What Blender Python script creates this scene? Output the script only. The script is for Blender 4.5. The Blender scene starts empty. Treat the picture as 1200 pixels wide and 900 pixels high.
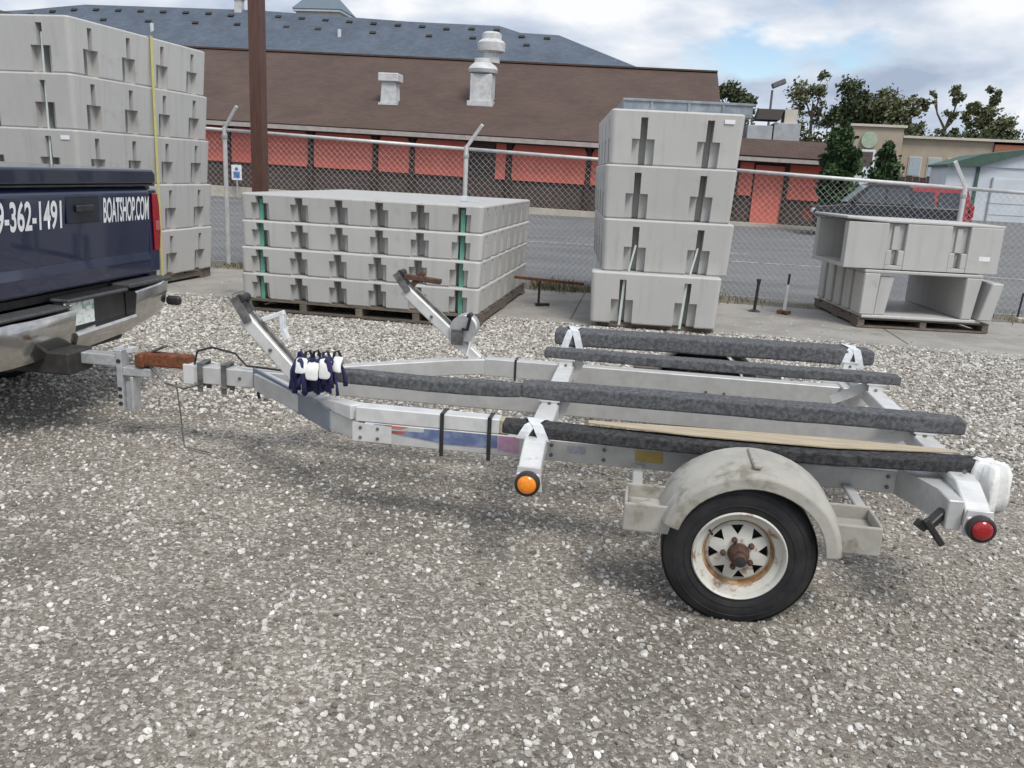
import bpy, bmesh, math, random
from mathutils import Vector, Matrix, Euler
R = math.radians
rnd = random.Random(7)
scene = bpy.context.scene
col = scene.collection

# ------------------------------------------------------------------ camera
PITCH, ROLL, FPX, CAMH = R(13.9), R(2.9), 1000.0, 1.5
fwd = Vector((0, math.cos(PITCH), -math.sin(PITCH)))
upv = Vector((0, math.sin(PITCH), math.cos(PITCH)))
rt = Vector((1, 0, 0))*math.cos(ROLL) + upv*math.sin(ROLL)
uu = -Vector((1, 0, 0))*math.sin(ROLL) + upv*math.cos(ROLL)
cd = bpy.data.cameras.new('camera')
cam = bpy.data.objects.new('camera', cd); col.objects.link(cam)
cd.sensor_width = 36; cd.lens = 36*FPX/1200
cd.clip_start = .05; cd.clip_end = 4000
m = Matrix((rt, uu, -fwd)).transposed().to_4x4(); m.translation = (0, 0, CAMH)
cam.matrix_world = m
scene.camera = cam

# ------------------------------------------------------------------ light
SUN_EL, SUN_AZ = R(55), R(150)          # azimuth measured from +Y towards +X
world = bpy.data.worlds.new('World'); scene.world = world; world.use_nodes = True
wn, wl = world.node_tree.nodes, world.node_tree.links
wn.clear()
def N(t, nodes, **k):
    n = nodes.new(t)
    for a, b in k.items(): setattr(n, a, b)
    return n
wo = N('ShaderNodeOutputWorld', wn); bg = N('ShaderNodeBackground', wn)
sky = N('ShaderNodeTexSky', wn, sky_type='NISHITA', sun_disc=False, sun_elevation=SUN_EL, sun_rotation=SUN_AZ)
sky.air_density = 1.0; sky.dust_density = .2
tc = N('ShaderNodeTexCoord', wn)
mp = N('ShaderNodeMapping', wn); mp.inputs['Scale'].default_value = (1, 1, 2.2); mp.inputs['Location'].default_value = (2.12, .93, 3.66)
n1 = N('ShaderNodeTexNoise', wn); n1.inputs['Scale'].default_value = 4.0; n1.inputs['Detail'].default_value = 9; n1.inputs['Roughness'].default_value = .55; n1.inputs['Distortion'].default_value = .1
r1 = N('ShaderNodeValToRGB', wn); r1.color_ramp.elements[0].position = .29; r1.color_ramp.elements[1].position = .365
mp2 = N('ShaderNodeMapping', wn); mp2.inputs['Scale'].default_value = (1, 1, 2.8); mp2.inputs['Location'].default_value = (1.39, .60, 3.61)
n2 = N('ShaderNodeTexNoise', wn); n2.inputs['Scale'].default_value = 5.5; n2.inputs['Detail'].default_value = 8; n2.inputs['Roughness'].default_value = .5; n2.inputs['Distortion'].default_value = .15
r2 = N('ShaderNodeValToRGB', wn)
r2.color_ramp.elements[0].position = .36; r2.color_ramp.elements[0].color = (2.8, 3.35, 4.3, 1)
r2.color_ramp.elements[1].position = .62; r2.color_ramp.elements[1].color = (6.7, 6.8, 7.0, 1)
e = r2.color_ramp.elements.new(.48); e.color = (4.4, 4.9, 5.7, 1)
mx = N('ShaderNodeMix', wn, data_type='RGBA')
wl.new(tc.outputs['Generated'], mp.inputs[0]); wl.new(mp.outputs[0], n1.inputs['Vector']); wl.new(n1.outputs['Fac'], r1.inputs[0])
wl.new(tc.outputs['Generated'], mp2.inputs[0]); wl.new(mp2.outputs[0], n2.inputs['Vector']); wl.new(n2.outputs['Fac'], r2.inputs[0])
wl.new(r1.outputs[0], mx.inputs['Factor']); wl.new(sky.outputs[0], mx.inputs['A']); wl.new(r2.outputs[0], mx.inputs['B'])
wl.new(mx.outputs['Result'], bg.inputs['Color']); bg.inputs['Strength'].default_value = .1
wl.new(bg.outputs[0], wo.inputs[0])
sl = bpy.data.lights.new('sun', 'SUN'); sl.energy = 1.8; sl.angle = R(22); sl.color = (1, .96, .9)
so = bpy.data.objects.new('sun', sl); col.objects.link(so)
sd = Vector((math.sin(SUN_AZ)*math.cos(SUN_EL), math.cos(SUN_AZ)*math.cos(SUN_EL), math.sin(SUN_EL)))
so.rotation_euler = sd.to_track_quat('Z', 'Y').to_euler(); so.location = sd*60
vs = scene.view_settings
vs.view_transform = 'Standard'; vs.look = 'None'; vs.gamma = 1; vs.exposure = 0.54; vs.use_curve_mapping = False

# ------------------------------------------------------------------ materials
MAT = {}
def mat(name, c1, c2=None, scale=12, rough=.6, metal=0, bump=0, bscale=60, stain=None, coat=0, rv=0, detail=6, thr=(.4, .62), stretch=None, spec=None, rough2=None):
    """c1/c2 mixed by noise; stain = (colour, scale, threshold); rv = per-object value variation"""
    if name in MAT: return MAT[name]
    m = bpy.data.materials.new(name); m.use_nodes = True
    nd, lk = m.node_tree.nodes, m.node_tree.links
    b = nd['Principled BSDF']
    b.inputs['Roughness'].default_value = rough; b.inputs['Metallic'].default_value = metal
    if coat: b.inputs['Coat Weight'].default_value = coat; b.inputs['Coat Roughness'].default_value = .04
    if spec is not None: b.inputs['Specular IOR Level'].default_value = spec
    tc = N('ShaderNodeTexCoord', nd); vec = tc.outputs['Object']
    if stretch:
        mp = N('ShaderNodeMapping', nd); mp.inputs['Scale'].default_value = stretch; lk.new(vec, mp.inputs[0]); vec = mp.outputs[0]
    if c2 is None: c2 = tuple(x*.85 for x in c1)
    t = N('ShaderNodeTexNoise', nd); t.inputs['Scale'].default_value = scale; t.inputs['Detail'].default_value = detail; t.inputs['Roughness'].default_value = .6
    lk.new(vec, t.inputs['Vector'])
    mr = N('ShaderNodeMapRange', nd); mr.inputs['From Min'].default_value = thr[0]; mr.inputs['From Max'].default_value = thr[1]
    lk.new(t.outputs['Fac'], mr.inputs['Value'])
    mx = N('ShaderNodeMix', nd, data_type='RGBA'); mx.inputs['A'].default_value = (*c1, 1); mx.inputs['B'].default_value = (*c2, 1)
    lk.new(mr.outputs[0], mx.inputs['Factor']); out = mx.outputs['Result']
    if rough2 is not None:
        rm = N('ShaderNodeMapRange', nd); rm.inputs['To Min'].default_value = rough; rm.inputs['To Max'].default_value = rough2
        lk.new(mr.outputs[0], rm.inputs['Value']); lk.new(rm.outputs[0], b.inputs['Roughness'])
    if stain:
        t2 = N('ShaderNodeTexNoise', nd); t2.inputs['Scale'].default_value = stain[1]; t2.inputs['Detail'].default_value = 8; t2.inputs['Roughness'].default_value = .65
        lk.new(vec, t2.inputs['Vector'])
        m2 = N('ShaderNodeMapRange', nd); m2.inputs['From Min'].default_value = stain[2]; m2.inputs['From Max'].default_value = stain[2]+.12
        lk.new(t2.outputs['Fac'], m2.inputs['Value'])
        x2 = N('ShaderNodeMix', nd, data_type='RGBA'); x2.inputs['B'].default_value = (*stain[0], 1)
        lk.new(m2.outputs[0], x2.inputs['Factor']); lk.new(out, x2.inputs['A']); out = x2.outputs['Result']
    if rv:
        oi = N('ShaderNodeObjectInfo', nd); mr3 = N('ShaderNodeMapRange', nd)
        mr3.inputs['To Min'].default_value = 1-rv; mr3.inputs['To Max'].default_value = 1+rv
        lk.new(oi.outputs['Random'], mr3.inputs['Value'])
        hs = N('ShaderNodeHueSaturation', nd); lk.new(mr3.outputs[0], hs.inputs['Value']); lk.new(out, hs.inputs['Color']); out = hs.outputs[0]
    lk.new(out, b.inputs['Base Color'])
    if bump:
        tb = N('ShaderNodeTexNoise', nd); tb.inputs['Scale'].default_value = bscale; tb.inputs['Detail'].default_value = 5
        lk.new(vec, tb.inputs['Vector'])
        bp = N('ShaderNodeBump', nd); bp.inputs['Strength'].default_value = bump; bp.inputs['Distance'].default_value = .01
        lk.new(tb.outputs['Fac'], bp.inputs['Height']); lk.new(bp.outputs[0], b.inputs['Normal'])
    MAT[name] = m
    return m

M = {}
M['dock'] = mat('dock_plastic', (.50, .495, .478), (.46, .455, .438), scale=3, rough=.55, bump=.12, bscale=260, stain=((.36, .35, .32), 2.0, .62), rv=.06, thr=(.3, .7))
def streaks(m, colr, amount):
    nd, lk = m.node_tree.nodes, m.node_tree.links; b = nd['Principled BSDF']
    src = b.inputs['Base Color'].links[0].from_socket
    tc = N('ShaderNodeTexCoord', nd); mp = N('ShaderNodeMapping', nd); mp.inputs['Scale'].default_value = (14, 14, .9); lk.new(tc.outputs['Object'], mp.inputs[0])
    oi = N('ShaderNodeObjectInfo', nd); va = N('ShaderNodeVectorMath', nd, operation='ADD'); lk.new(mp.outputs[0], va.inputs[0]); lk.new(oi.outputs['Location'], va.inputs[1])
    ns = N('ShaderNodeTexNoise', nd); ns.inputs['Scale'].default_value = 1; ns.inputs['Detail'].default_value = 6; lk.new(va.outputs[0], ns.inputs['Vector'])
    mr = N('ShaderNodeMapRange', nd); mr.inputs['From Min'].default_value = .52; mr.inputs['From Max'].default_value = .75; mr.inputs['To Max'].default_value = amount; lk.new(ns.outputs['Fac'], mr.inputs['Value'])
    mx = N('ShaderNodeMix', nd, data_type='RGBA'); mx.inputs['B'].default_value = (*colr, 1); lk.new(mr.outputs[0], mx.inputs['Factor']); lk.new(src, mx.inputs['A']); lk.new(mx.outputs['Result'], b.inputs['Base Color'])
streaks(M['dock'], (.28, .27, .245), .30)
M['strap_green'] = mat('strap_green', (.10, .33, .24), (.14, .38, .29), rough=.4)
M['strap_white'] = mat('strap_white', (.62, .66, .64), (.5, .6, .56), rough=.5)
M['strap_yellow'] = mat('strap_yellow', (.62, .58, .20), (.55, .5, .2), rough=.6)
M['wood_old'] = mat('pallet_wood', (.20, .165, .13), (.11, .09, .075), scale=8, rough=.85, bump=.5, bscale=40, rv=.2, stretch=(1, 6, 6))
M['alu'] = mat('aluminium', (.60, .60, .59), (.50, .50, .49), scale=9, rough=.45, metal=.35, bump=.06, bscale=120, rough2=.6, stain=((.36, .35, .33), 7, .66))
M['alu_bright'] = mat('aluminium_plate', (.70, .70, .69), (.6, .6, .59), scale=14, rough=.5, metal=.3, stain=((.45, .43, .4), 10, .64))
M['galv'] = mat('galvanised', (.52, .53, .53), (.42, .43, .44), scale=30, rough=.5, metal=.5)
M['fencepaint'] = mat('fence_metal', (.66, .66, .65), (.55, .55, .54), scale=8, rough=.5, metal=.2, stain=((.4, .36, .3), 6, .68))
M['wire'] = mat('fence_wire', (.55, .55, .54), (.46, .46, .45), rough=.6)
M['carpet'] = mat('bunk_carpet', (.10, .103, .11), (.19, .193, .20), scale=55, rough=1, bump=.8, bscale=320, stain=((.24, .24, .25), 26, .60), spec=.1)
M['carpet_dark'] = mat('bunk_carpet_dark', (.038, .038, .04), (.08, .08, .082), scale=55, rough=1, bump=.5, bscale=200, spec=.1)
M['wood'] = mat('weathered_plank', (.46, .39, .28), (.36, .30, .21), scale=10, rough=.85, bump=.3, bscale=60, stretch=(.6, 6, 6))
M['rubber'] = mat('tyre_rubber', (.016, .016, .018), (.03, .03, .031), scale=10, rough=.62, bump=.1, bscale=80, spec=.35)
M['rubber_cap'] = mat('black_plastic', (.018, .018, .02), (.03, .03, .03), rough=.45)
M['rim'] = mat('painted_rim', (.60, .59, .54), (.52, .51, .46), scale=10, rough=.45, stain=((.24, .12, .055), 18, .555), bump=.1, bscale=60)
M['rim_rust'] = mat('rim_rusty', (.48, .36, .22), (.25, .12, .05), scale=22, rough=.75, thr=(.4, .6))
M['rust'] = mat('rust', (.20, .065, .025), (.10, .04, .02), scale=30, rough=.9, bump=.6, bscale=90, stain=((.36, .15, .06), 18, .6))
M['hub_rust'] = mat('hub_rust', (.06, .036, .026), (.12, .06, .035), scale=40, rough=.85, bump=.4, bscale=120)
M['fender'] = mat('fender_plastic', (.40, .385, .345), (.31, .295, .26), scale=5, rough=.62, bump=.15, bscale=50, stain=((.20, .18, .14), 7, .55))
M['amber'] = mat('amber_lens', (.95, .30, .01), (.85, .22, .01), scale=60, rough=.2, coat=.6)
M['red_lens'] = mat('red_lens', (.36, .008, .014), (.26, .006, .01), scale=60, rough=.2, coat=.6)
M['navy_paint'] = mat('navy_paint', (.002, .008, .042), (.003, .010, .048), scale=3, rough=.3, coat=1.0)
M['black_metal'] = mat('black_metal', (.02, .02, .021), (.04, .035, .03), scale=20, rough=.6)
M['step_grey'] = mat('step_pad_plastic', (.045, .046, .05), (.065, .066, .07), scale=25, rough=.6)
M['chrome'] = mat('chrome', (.62, .61, .59), (.52, .50, .47), scale=14, rough=.14, metal=1, rough2=.22)
M['lettering'] = mat('white_vinyl', (.82, .83, .84), (.76, .77, .78), rough=.4)
M['plate'] = mat('licence_plate', (.72, .76, .72), (.25, .42, .36), scale=28, rough=.35, thr=(.52, .6))
M['navy_strap'] = mat('navy_webbing', (.018, .02, .075), (.03, .03, .10), scale=30, rough=.9)
M['white_cloth'] = mat('white_cloth', (.78, .78, .76), (.66, .66, .65), scale=12, rough=.9, bump=.3, bscale=50)
M['white_tape'] = mat('white_tape', (.74, .76, .78), (.62, .65, .68), scale=30, rough=.4)
M['steel_dark'] = mat('dull_steel', (.22, .22, .22), (.12, .11, .10), scale=20, rough=.55, metal=.6)
M['decal_blue'] = mat('decal_blue', (.10, .14, .26), (.20, .24, .36), scale=20, rough=.4)
M['decal_red'] = mat('decal_red', (.50, .06, .035), (.6, .15, .1), scale=20, rough=.4)
M['decal_pink'] = mat('decal_pink', (.42, .22, .35), (.5, .34, .42), scale=20, rough=.4)
M['sticker_yellow'] = mat('sticker_yellow', (.58, .44, .13), (.42, .32, .12), scale=90, rough=.6, stretch=(.4, 1, 3))
M['sticker_grey'] = mat('sticker_grey', (.34, .38, .44), (.5, .52, .55), scale=80, rough=.5)
M['pole'] = mat('brown_pole', (.085, .038, .028), (.11, .052, .038), scale=6, rough=.6, stretch=(4, 4, .5))
M['board_blue'] = mat('grey_blue_liner', (.20, .235, .27), (.30, .33, .36), scale=9, rough=.5, stain=((.13, .15, .17), 7, .6))
M['salmon'] = mat('salmon_paint', (.70, .180, .130), (.63, .155, .112), scale=1.5, rough=.8)
M['dark_timber'] = mat('dark_timber', (.045, .030, .024), (.06, .04, .03), rough=.8)
M['gutter'] = mat('gutter_metal', (.42, .38, .35), (.34, .30, .28), scale=4, rough=.6)
M['trim_dark'] = mat('dark_trim', (.035, .028, .025), rough=.8)
M['bldg_white'] = mat('white_siding', (.62, .66, .70), (.56, .60, .64), scale=1, rough=.7)
M['green_roof'] = mat('green_roof', (.05, .10, .075), (.07, .12, .09), scale=3, rough=.7)
M['beige'] = mat('beige_stucco', (.40, .34, .265), (.36, .305, .24), scale=1, rough=.9)
M['brick_red'] = mat('red_brick', (.36, .14, .09), (.30, .12, .08), scale=4, rough=.9)
M['glass'] = mat('window_glass', (.03, .04, .05), (.05, .06, .07), rough=.08, spec=.8)
M['pale_glass'] = mat('pale_window', (.38, .44, .48), (.30, .36, .40), rough=.2)
M['hvac'] = mat('hvac_metal', (.42, .44, .46), (.34, .36, .38), scale=3, rough=.5)
M['vent_metal'] = mat('vent_metal', (.62, .63, .64), (.50, .50, .49), scale=4, rough=.5, stain=((.33, .30, .25), 3, .6))
M['cream'] = mat('cream_siding', (.58, .54, .46), (.52, .48, .41), scale=2, rough=.8)
M['teal_roof'] = mat('teal_shingle', (.16, .20, .24), (.13, .17, .2), scale=6, rough=.8)
M['redroof'] = mat('red_roof', (.42, .16, .10), (.3, .1, .07), scale=3, rough=.8)
M['sign_green'] = mat('sign_green', (.30, .42, .30), (.42, .46, .36), scale=3, rough=.5)
M['sign_blue'] = mat('sign_blue', (.06, .2, .45), rough=.5)
M['car_black'] = mat('black_car_paint', (.008, .009, .012), (.01, .011, .014), rough=.35, coat=.35)
M['car_red'] = mat('red_car_paint', (.34, .012, .025), (.30, .010, .02), rough=.25, coat=1)
M['bark'] = mat('bark', (.11, .085, .065), (.07, .055, .04), scale=6, rough=.95, bump=.5, bscale=12)
M['weed'] = mat('weed_leaf', (.16, .15, .08), (.25, .21, .13), scale=5, rough=.9)
def leafmat(name, c):
    m = mat(name, c, tuple(x*.55 for x in c), scale=1.3, rough=.7, thr=(.35, .65))
    nd, lk = m.node_tree.nodes, m.node_tree.links
    b = nd['Principled BSDF']
    if 'Subsurface Weight' in b.inputs: pass
    return m
M['leaf_a'] = leafmat('leaf_mid', (.15, .165, .075))
M['leaf_b'] = leafmat('leaf_dark', (.085, .11, .05))
M['leaf_c'] = leafmat('leaf_pale', (.15, .16, .075))
M['conifer'] = leafmat('leaf_conifer', (.05, .10, .03))

def shingle(name, c1, c2, sx, sz, rough=.9, rot=0):
    """roof covering far away: courses from a brick texture on object coordinates (x along the eave, y up the slope)"""
    m = bpy.data.materials.new(name); m.use_nodes = True
    nd, lk = m.node_tree.nodes, m.node_tree.links; b = nd['Principled BSDF']; b.inputs['Roughness'].default_value = rough
    tc = N('ShaderNodeTexCoord', nd)
    br = N('ShaderNodeTexBrick', nd); br.inputs['Scale'].default_value = 1
    br.inputs['Brick Width'].default_value = sx; br.inputs['Row Height'].default_value = sz; br.inputs['Mortar Size'].default_value = .012
    br.inputs['Color1'].default_value = (*c1, 1); br.inputs['Color2'].default_value = (*c2, 1); br.inputs['Mortar'].default_value = (*[x*.8 for x in c1], 1)
    mpp = N('ShaderNodeMapping', nd)
    if rot: mpp.inputs['Rotation'].default_value = (rot, 0, 0)
    lk.new(tc.outputs['Object'], mpp.inputs[0]); lk.new(mpp.outputs[0], br.inputs['Vector'])
    ns = N('ShaderNodeTexNoise', nd); ns.inputs['Scale'].default_value = .45; ns.inputs['Detail'].default_value = 9; ns.inputs['Roughness'].default_value = .7; lk.new(tc.outputs['Object'], ns.inputs['Vector'])
    mr = N('ShaderNodeMapRange', nd); mr.inputs['From Min'].default_value = .3; mr.inputs['From Max'].default_value = .7; mr.inputs['To Min'].default_value = .78; mr.inputs['To Max'].default_value = 1.2
    lk.new(ns.outputs['Fac'], mr.inputs['Value'])
    hs = N('ShaderNodeHueSaturation', nd); lk.new(br.outputs['Color'], hs.inputs['Color']); lk.new(mr.outputs[0], hs.inputs['Value'])
    lk.new(hs.outputs[0], b.inputs['Base Color'])
    return m
M['roof_brown'] = shingle('brown_shingles', (.082, .052, .041), (.100, .064, .050), .33, .16)
M['roof_blue'] = shingle('slate_shingles', (.085, .108, .145), (.105, .130, .17), .4, .2)
M['brick_dark'] = shingle('dark_brick', (.085, .062, .055), (.12, .085, .075), .22, .075, rot=R(90))

# ------------------------------------------------------------------ mesh helpers
YAW = R(-8)
TV = Vector((math.cos(R(8)), -math.sin(R(8)), 0)); NV = Vector((math.sin(R(8)), math.cos(R(8)), 0))
S0, N0 = .474, 4.05
def site(s, n, z=0):
    """place frame: s along the trailer/fence line to the right, n away from the camera"""
    return TV*(s+S0) + NV*(n+N0) + Vector((0, 0, z))

class MB:
    def __init__(self): self.v = []; self.f = []
    def add(self, vs, fs):
        o = len(self.v); self.v += [tuple(v) for v in vs]; self.f += [tuple(i+o for i in f) for f in fs]; return self
    def box(self, c, s, rot=None):
        hx, hy, hz = s[0]/2, s[1]/2, s[2]/2
        vs = [Vector((x*hx, y*hy, z*hz)) for z in (-1, 1) for y in (-1, 1) for x in (-1, 1)]
        if rot: q = Euler(rot).to_matrix(); vs = [q @ v for v in vs]
        vs = [v+Vector(c) for v in vs]
        return self.add(vs, [(0, 2, 3, 1), (4, 5, 7, 6), (0, 1, 5, 4), (2, 6, 7, 3), (0, 4, 6, 2), (1, 3, 7, 5)])
    def bb(self, x0, x1, y0, y1, z0, z1): return self.box(((x0+x1)/2, (y0+y1)/2, (z0+z1)/2), (x1-x0, y1-y0, z1-z0))
    def bar(self, p0, p1, w, h, up=(0, 0, 1)):
        p0, p1 = Vector(p0), Vector(p1); d = (p1-p0).normalized(); u = Vector(up)
        a = d.cross(u)
        if a.length < 1e-4: a = d.cross(Vector((1, 0, 0)))
        a.normalize(); b = a.cross(d).normalized()
        vs = [p+a*x*w/2+b*y*h/2 for p in (p0, p1) for (x, y) in ((-1, -1), (1, -1), (1, 1), (-1, 1))]
        return self.add(vs, [(0, 1, 2, 3), (7, 6, 5, 4), (0, 4, 5, 1), (1, 5, 6, 2), (2, 6, 7, 3), (3, 7, 4, 0)])
    def sweep(self, path, w, h, up=(0, 0, 1)):
        """rectangular section along a polyline"""
        P = [Vector(p) for p in path]; rings = []
        for i, p in enumerate(P):
            d = (P[min(i+1, len(P)-1)]-P[max(i-1, 0)]).normalized()
            a = d.cross(Vector(up)); a.normalize(); b = a.cross(d).normalized()
            ww = w[i] if isinstance(w, (list, tuple)) else w; hh = h[i] if isinstance(h, (list, tuple)) else h
            rings.append([p+a*x*ww/2+b*y*hh/2 for (x, y) in ((-1, -1), (1, -1), (1, 1), (-1, 1))])
        vs = [v for r in rings for v in r]; fs = []
        for i in range(len(P)-1):
            for k in range(4): fs.append((i*4+k, i*4+4+k, i*4+4+(k+1) % 4, i*4+(k+1) % 4))
        l = (len(P)-1)*4
        fs += [(0, 1, 2, 3), (l+3, l+2, l+1, l)]
        return self.add(vs, fs)
    def tube(self, path, r, seg=8, cap=True):
        P = [Vector(p) for p in path]; vs = []; fs = []; a0 = None
        for i, p in enumerate(P):
            d = (P[min(i+1, len(P)-1)]-P[max(i-1, 0)]).normalized()
            if a0 is None:
                a0 = d.orthogonal().normalized()
            a0 = (a0-d*a0.dot(d))
            if a0.length < 1e-6: a0 = d.orthogonal()
            a0.normalize(); b = d.cross(a0)
            rr = r[i] if isinstance(r, (list, tuple)) else r
            for k in range(seg):
                t = 2*math.pi*k/seg; vs.append(p+(a0*math.cos(t)+b*math.sin(t))*rr)
        for i in range(len(P)-1):
            for k in range(seg): fs.append((i*seg+k, i*seg+(k+1) % seg, i*seg+seg+(k+1) % seg, i*seg+seg+k))
        if cap:
            fs.append(tuple(reversed(range(seg)))); l = (len(P)-1)*seg; fs.append(tuple(l+k for k in range(seg)))
        return self.add(vs, fs)
    def lathe(self, prof, c=(0, 0, 0), axis='y', seg=40):
        """prof: list of (radius, along-axis)"""
        vs = []; fs = []
        for (r, a) in prof:
            for k in range(seg):
                t = 2*math.pi*k/seg; x, y = r*math.cos(t), r*math.sin(t)
                p = {'y': (x, a, y), 'z': (x, y, a), 'x': (a, x, y)}[axis]
                vs.append(Vector(p)+Vector(c))
        for i in range(len(prof)-1):
            for k in range(seg): fs.append((i*seg+k, i*seg+(k+1) % seg, i*seg+seg+(k+1) % seg, i*seg+seg+k))
        return self.add(vs, fs)
    def prism(self, pts, a0, a1, axis='z', caps=True):
        """2-D polygon extruded; axis z: pts=(x,y); axis y: pts=(x,z); axis x: pts=(y,z)"""
        def P(p, a): return {'z': (p[0], p[1], a), 'y': (p[0], a, p[1]), 'x': (a, p[0], p[1])}[axis]
        n = len(pts); vs = [P(p, a0) for p in pts]+[P(p, a1) for p in pts]
        fs = [(k, (k+1) % n, n+(k+1) % n, n+k) for k in range(n)]
        if caps: fs += [tuple(reversed(range(n))), tuple(range(n, 2*n))]
        return self.add(vs, fs)
    def mesh(self, name):
        me = bpy.data.meshes.new(name); me.from_pydata(self.v, [], self.f); me.update()
        bm = bmesh.new(); bm.from_mesh(me); bmesh.ops.recalc_face_normals(bm, faces=bm.faces); bm.to_mesh(me); bm.free()
        return me
    def build(self, name, mt, parent=None, smooth=False, bevel=0, loc=None, rot=None, seg=1):
        me = self.mesh(name); me.materials.append(M[mt] if isinstance(mt, str) else mt)
        return link(name, me, parent, smooth, bevel, loc, rot, seg)

def link(name, me, parent=None, smooth=False, bevel=0, loc=None, rot=None, seg=1):
    o = bpy.data.objects.new(name, me); col.objects.link(o)
    if parent: o.parent = parent
    if loc is not None: o.location = loc
    if rot is not None: o.rotation_euler = rot
    if smooth:
        me.shade_smooth() if smooth is True else me.set_sharp_from_angle(angle=smooth) if hasattr(me, 'set_sharp_from_angle') else None
        for p in me.polygons: p.use_smooth = True
    if bevel:
        b = o.modifiers.new('bevel', 'BEVEL'); b.width = bevel; b.segments = seg; b.limit_method = 'ANGLE'; b.angle_limit = R(40)
        b.harden_normals = False
    return o
def tag(o, label=None, cat=None, group=None, kind=None):
    for k, v in (('label', label), ('category', cat), ('group', group), ('kind', kind)):
        if v: o[k] = v
    return o
def thing(name, label, cat, s=0, n=0, z=0, group=None, rz=0):
    o = bpy.data.objects.new(name, None); col.objects.link(o); o.empty_display_size = .1
    o.location = site(s, n, z); o.rotation_euler = (0, 0, YAW+rz)
    return tag(o, label, cat, group)
def placed(o, s=0, n=0, z=0, rz=0):
    o.location = site(s, n, z); o.rotation_euler = (0, 0, YAW+rz); return o
def clone(o, parent=None):
    c = o.copy(); col.objects.link(c)
    if parent: c.parent = parent
    for ch in list(o.children): clone(ch, c)
    return c

# ------------------------------------------------------------------ ground
def ground_mat(name, c1, c2, sc, bump, extra=None):
    return mat(name, c1, c2, scale=sc, rough=.95, bump=bump, bscale=40, thr=(.35, .65), stain=extra)
M['earth'] = ground_mat('open_ground', (.17, .165, .155), (.14, .14, .12), .3, .1)
def gravel_base():
    m = bpy.data.materials.new('gravel_base'); m.use_nodes = True
    nd, lk = m.node_tree.nodes, m.node_tree.links; b = nd['Principled BSDF']; b.inputs['Roughness'].default_value = .95
    tc = N('ShaderNodeTexCoord', nd)
    vo = N('ShaderNodeTexVoronoi', nd); vo.inputs['Scale'].default_value = 85; lk.new(tc.outputs['Object'], vo.inputs['Vector'])
    n0 = N('ShaderNodeTexNoise', nd); n0.inputs['Scale'].default_value = .9; n0.inputs['Detail'].default_value = 6; lk.new(tc.outputs['Object'], n0.inputs['Vector'])
    rp = N('ShaderNodeValToRGB', nd); rp.color_ramp.elements[0].color = (.17, .149, .122, 1); rp.color_ramp.elements[1].color = (.52, .485, .43, 1)
    e = rp.color_ramp.elements.new(.72); e.color = (.29, .26, .222, 1)
    sp = N('ShaderNodeSeparateColor', nd); lk.new(vo.outputs['Color'], sp.inputs[0]); lk.new(sp.outputs[0], rp.inputs[0])
    hs = N('ShaderNodeHueSaturation', nd); mr = N('ShaderNodeMapRange', nd)
    mr.inputs['From Min'].default_value = .35; mr.inputs['From Max'].default_value = .65; mr.inputs['To Min'].default_value = .68; mr.inputs['To Max'].default_value = 1.18
    lk.new(n0.outputs['Fac'], mr.inputs['Value']); lk.new(mr.outputs[0], hs.inputs['Value']); lk.new(rp.outputs[0], hs.inputs['Color'])
    lk.new(hs.outputs[0], b.inputs['Base Color'])
    bp = N('ShaderNodeBump', nd); bp.inputs['Strength'].default_value = .55; bp.inputs['Distance'].default_value = .006; bp.invert = True
    v2 = N('ShaderNodeTexVoronoi', nd); v2.inputs['Scale'].default_value = 190; lk.new(tc.outputs['Object'], v2.inputs['Vector'])
    ad = N('ShaderNodeMath', nd, operation='ADD'); lk.new(vo.outputs['Distance'], ad.inputs[0]); lk.new(v2.outputs['Distance'], ad.inputs[1])
    lk.new(ad.outputs[0], bp.inputs['Height']); lk.new(bp.outputs[0], b.inputs['Normal'])
    s2 = N('ShaderNodeSeparateColor', nd); lk.new(v2.outputs['Color'], s2.inputs[0])
    mm = N('ShaderNodeMapRange', nd); mm.inputs['To Min'].default_value = .72; mm.inputs['To Max'].default_value = 1.3; lk.new(s2.outputs[0], mm.inputs['Value'])
    h2 = N('ShaderNodeHueSaturation', nd); lk.new(hs.outputs[0], h2.inputs['Color']); lk.new(mm.outputs[0], h2.inputs['Value']); lk.new(h2.outputs[0], b.inputs['Base Color'])
    return m
M['gravel_base'] = gravel_base()
M['stone'] = None
def stone_mat():
    m = bpy.data.materials.new('limestone_chip'); m.use_nodes = True
    nd, lk = m.node_tree.nodes, m.node_tree.links; b = nd['Principled BSDF']; b.inputs['Roughness'].default_value = .9
    oi = N('ShaderNodeObjectInfo', nd)
    rp = N('ShaderNodeValToRGB', nd); cr = rp.color_ramp
    cr.elements[0].color = (.13, .115, .095, 1); cr.elements[1].color = (.80, .785, .75, 1)
    for p, c in ((.18, (.27, .248, .215)), (.45, (.41, .386, .348)), (.72, (.53, .508, .468)), (.9, (.64, .622, .585))):
        e = cr.elements.new(p); e.color = (*c, 1)
    lk.new(oi.outputs['Random'], rp.inputs[0])
    tc = N('ShaderNodeTexCoord', nd); ns = N('ShaderNodeTexNoise', nd); ns.inputs['Scale'].default_value = 2.0; lk.new(tc.outputs['Object'], ns.inputs['Vector'])
    mr = N('ShaderNodeMapRange', nd); mr.inputs['To Min'].default_value = .8; mr.inputs['To Max'].default_value = 1.15; lk.new(ns.outputs['Fac'], mr.inputs['Value'])
    hs = N('ShaderNodeHueSaturation', nd); lk.new(rp.outputs[0], hs.inputs['Color']); lk.new(mr.outputs[0], hs.inputs['Value'])
    lk.new(hs.outputs[0], b.inputs['Base Color'])
    return m
M['stone'] = stone_mat()
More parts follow.
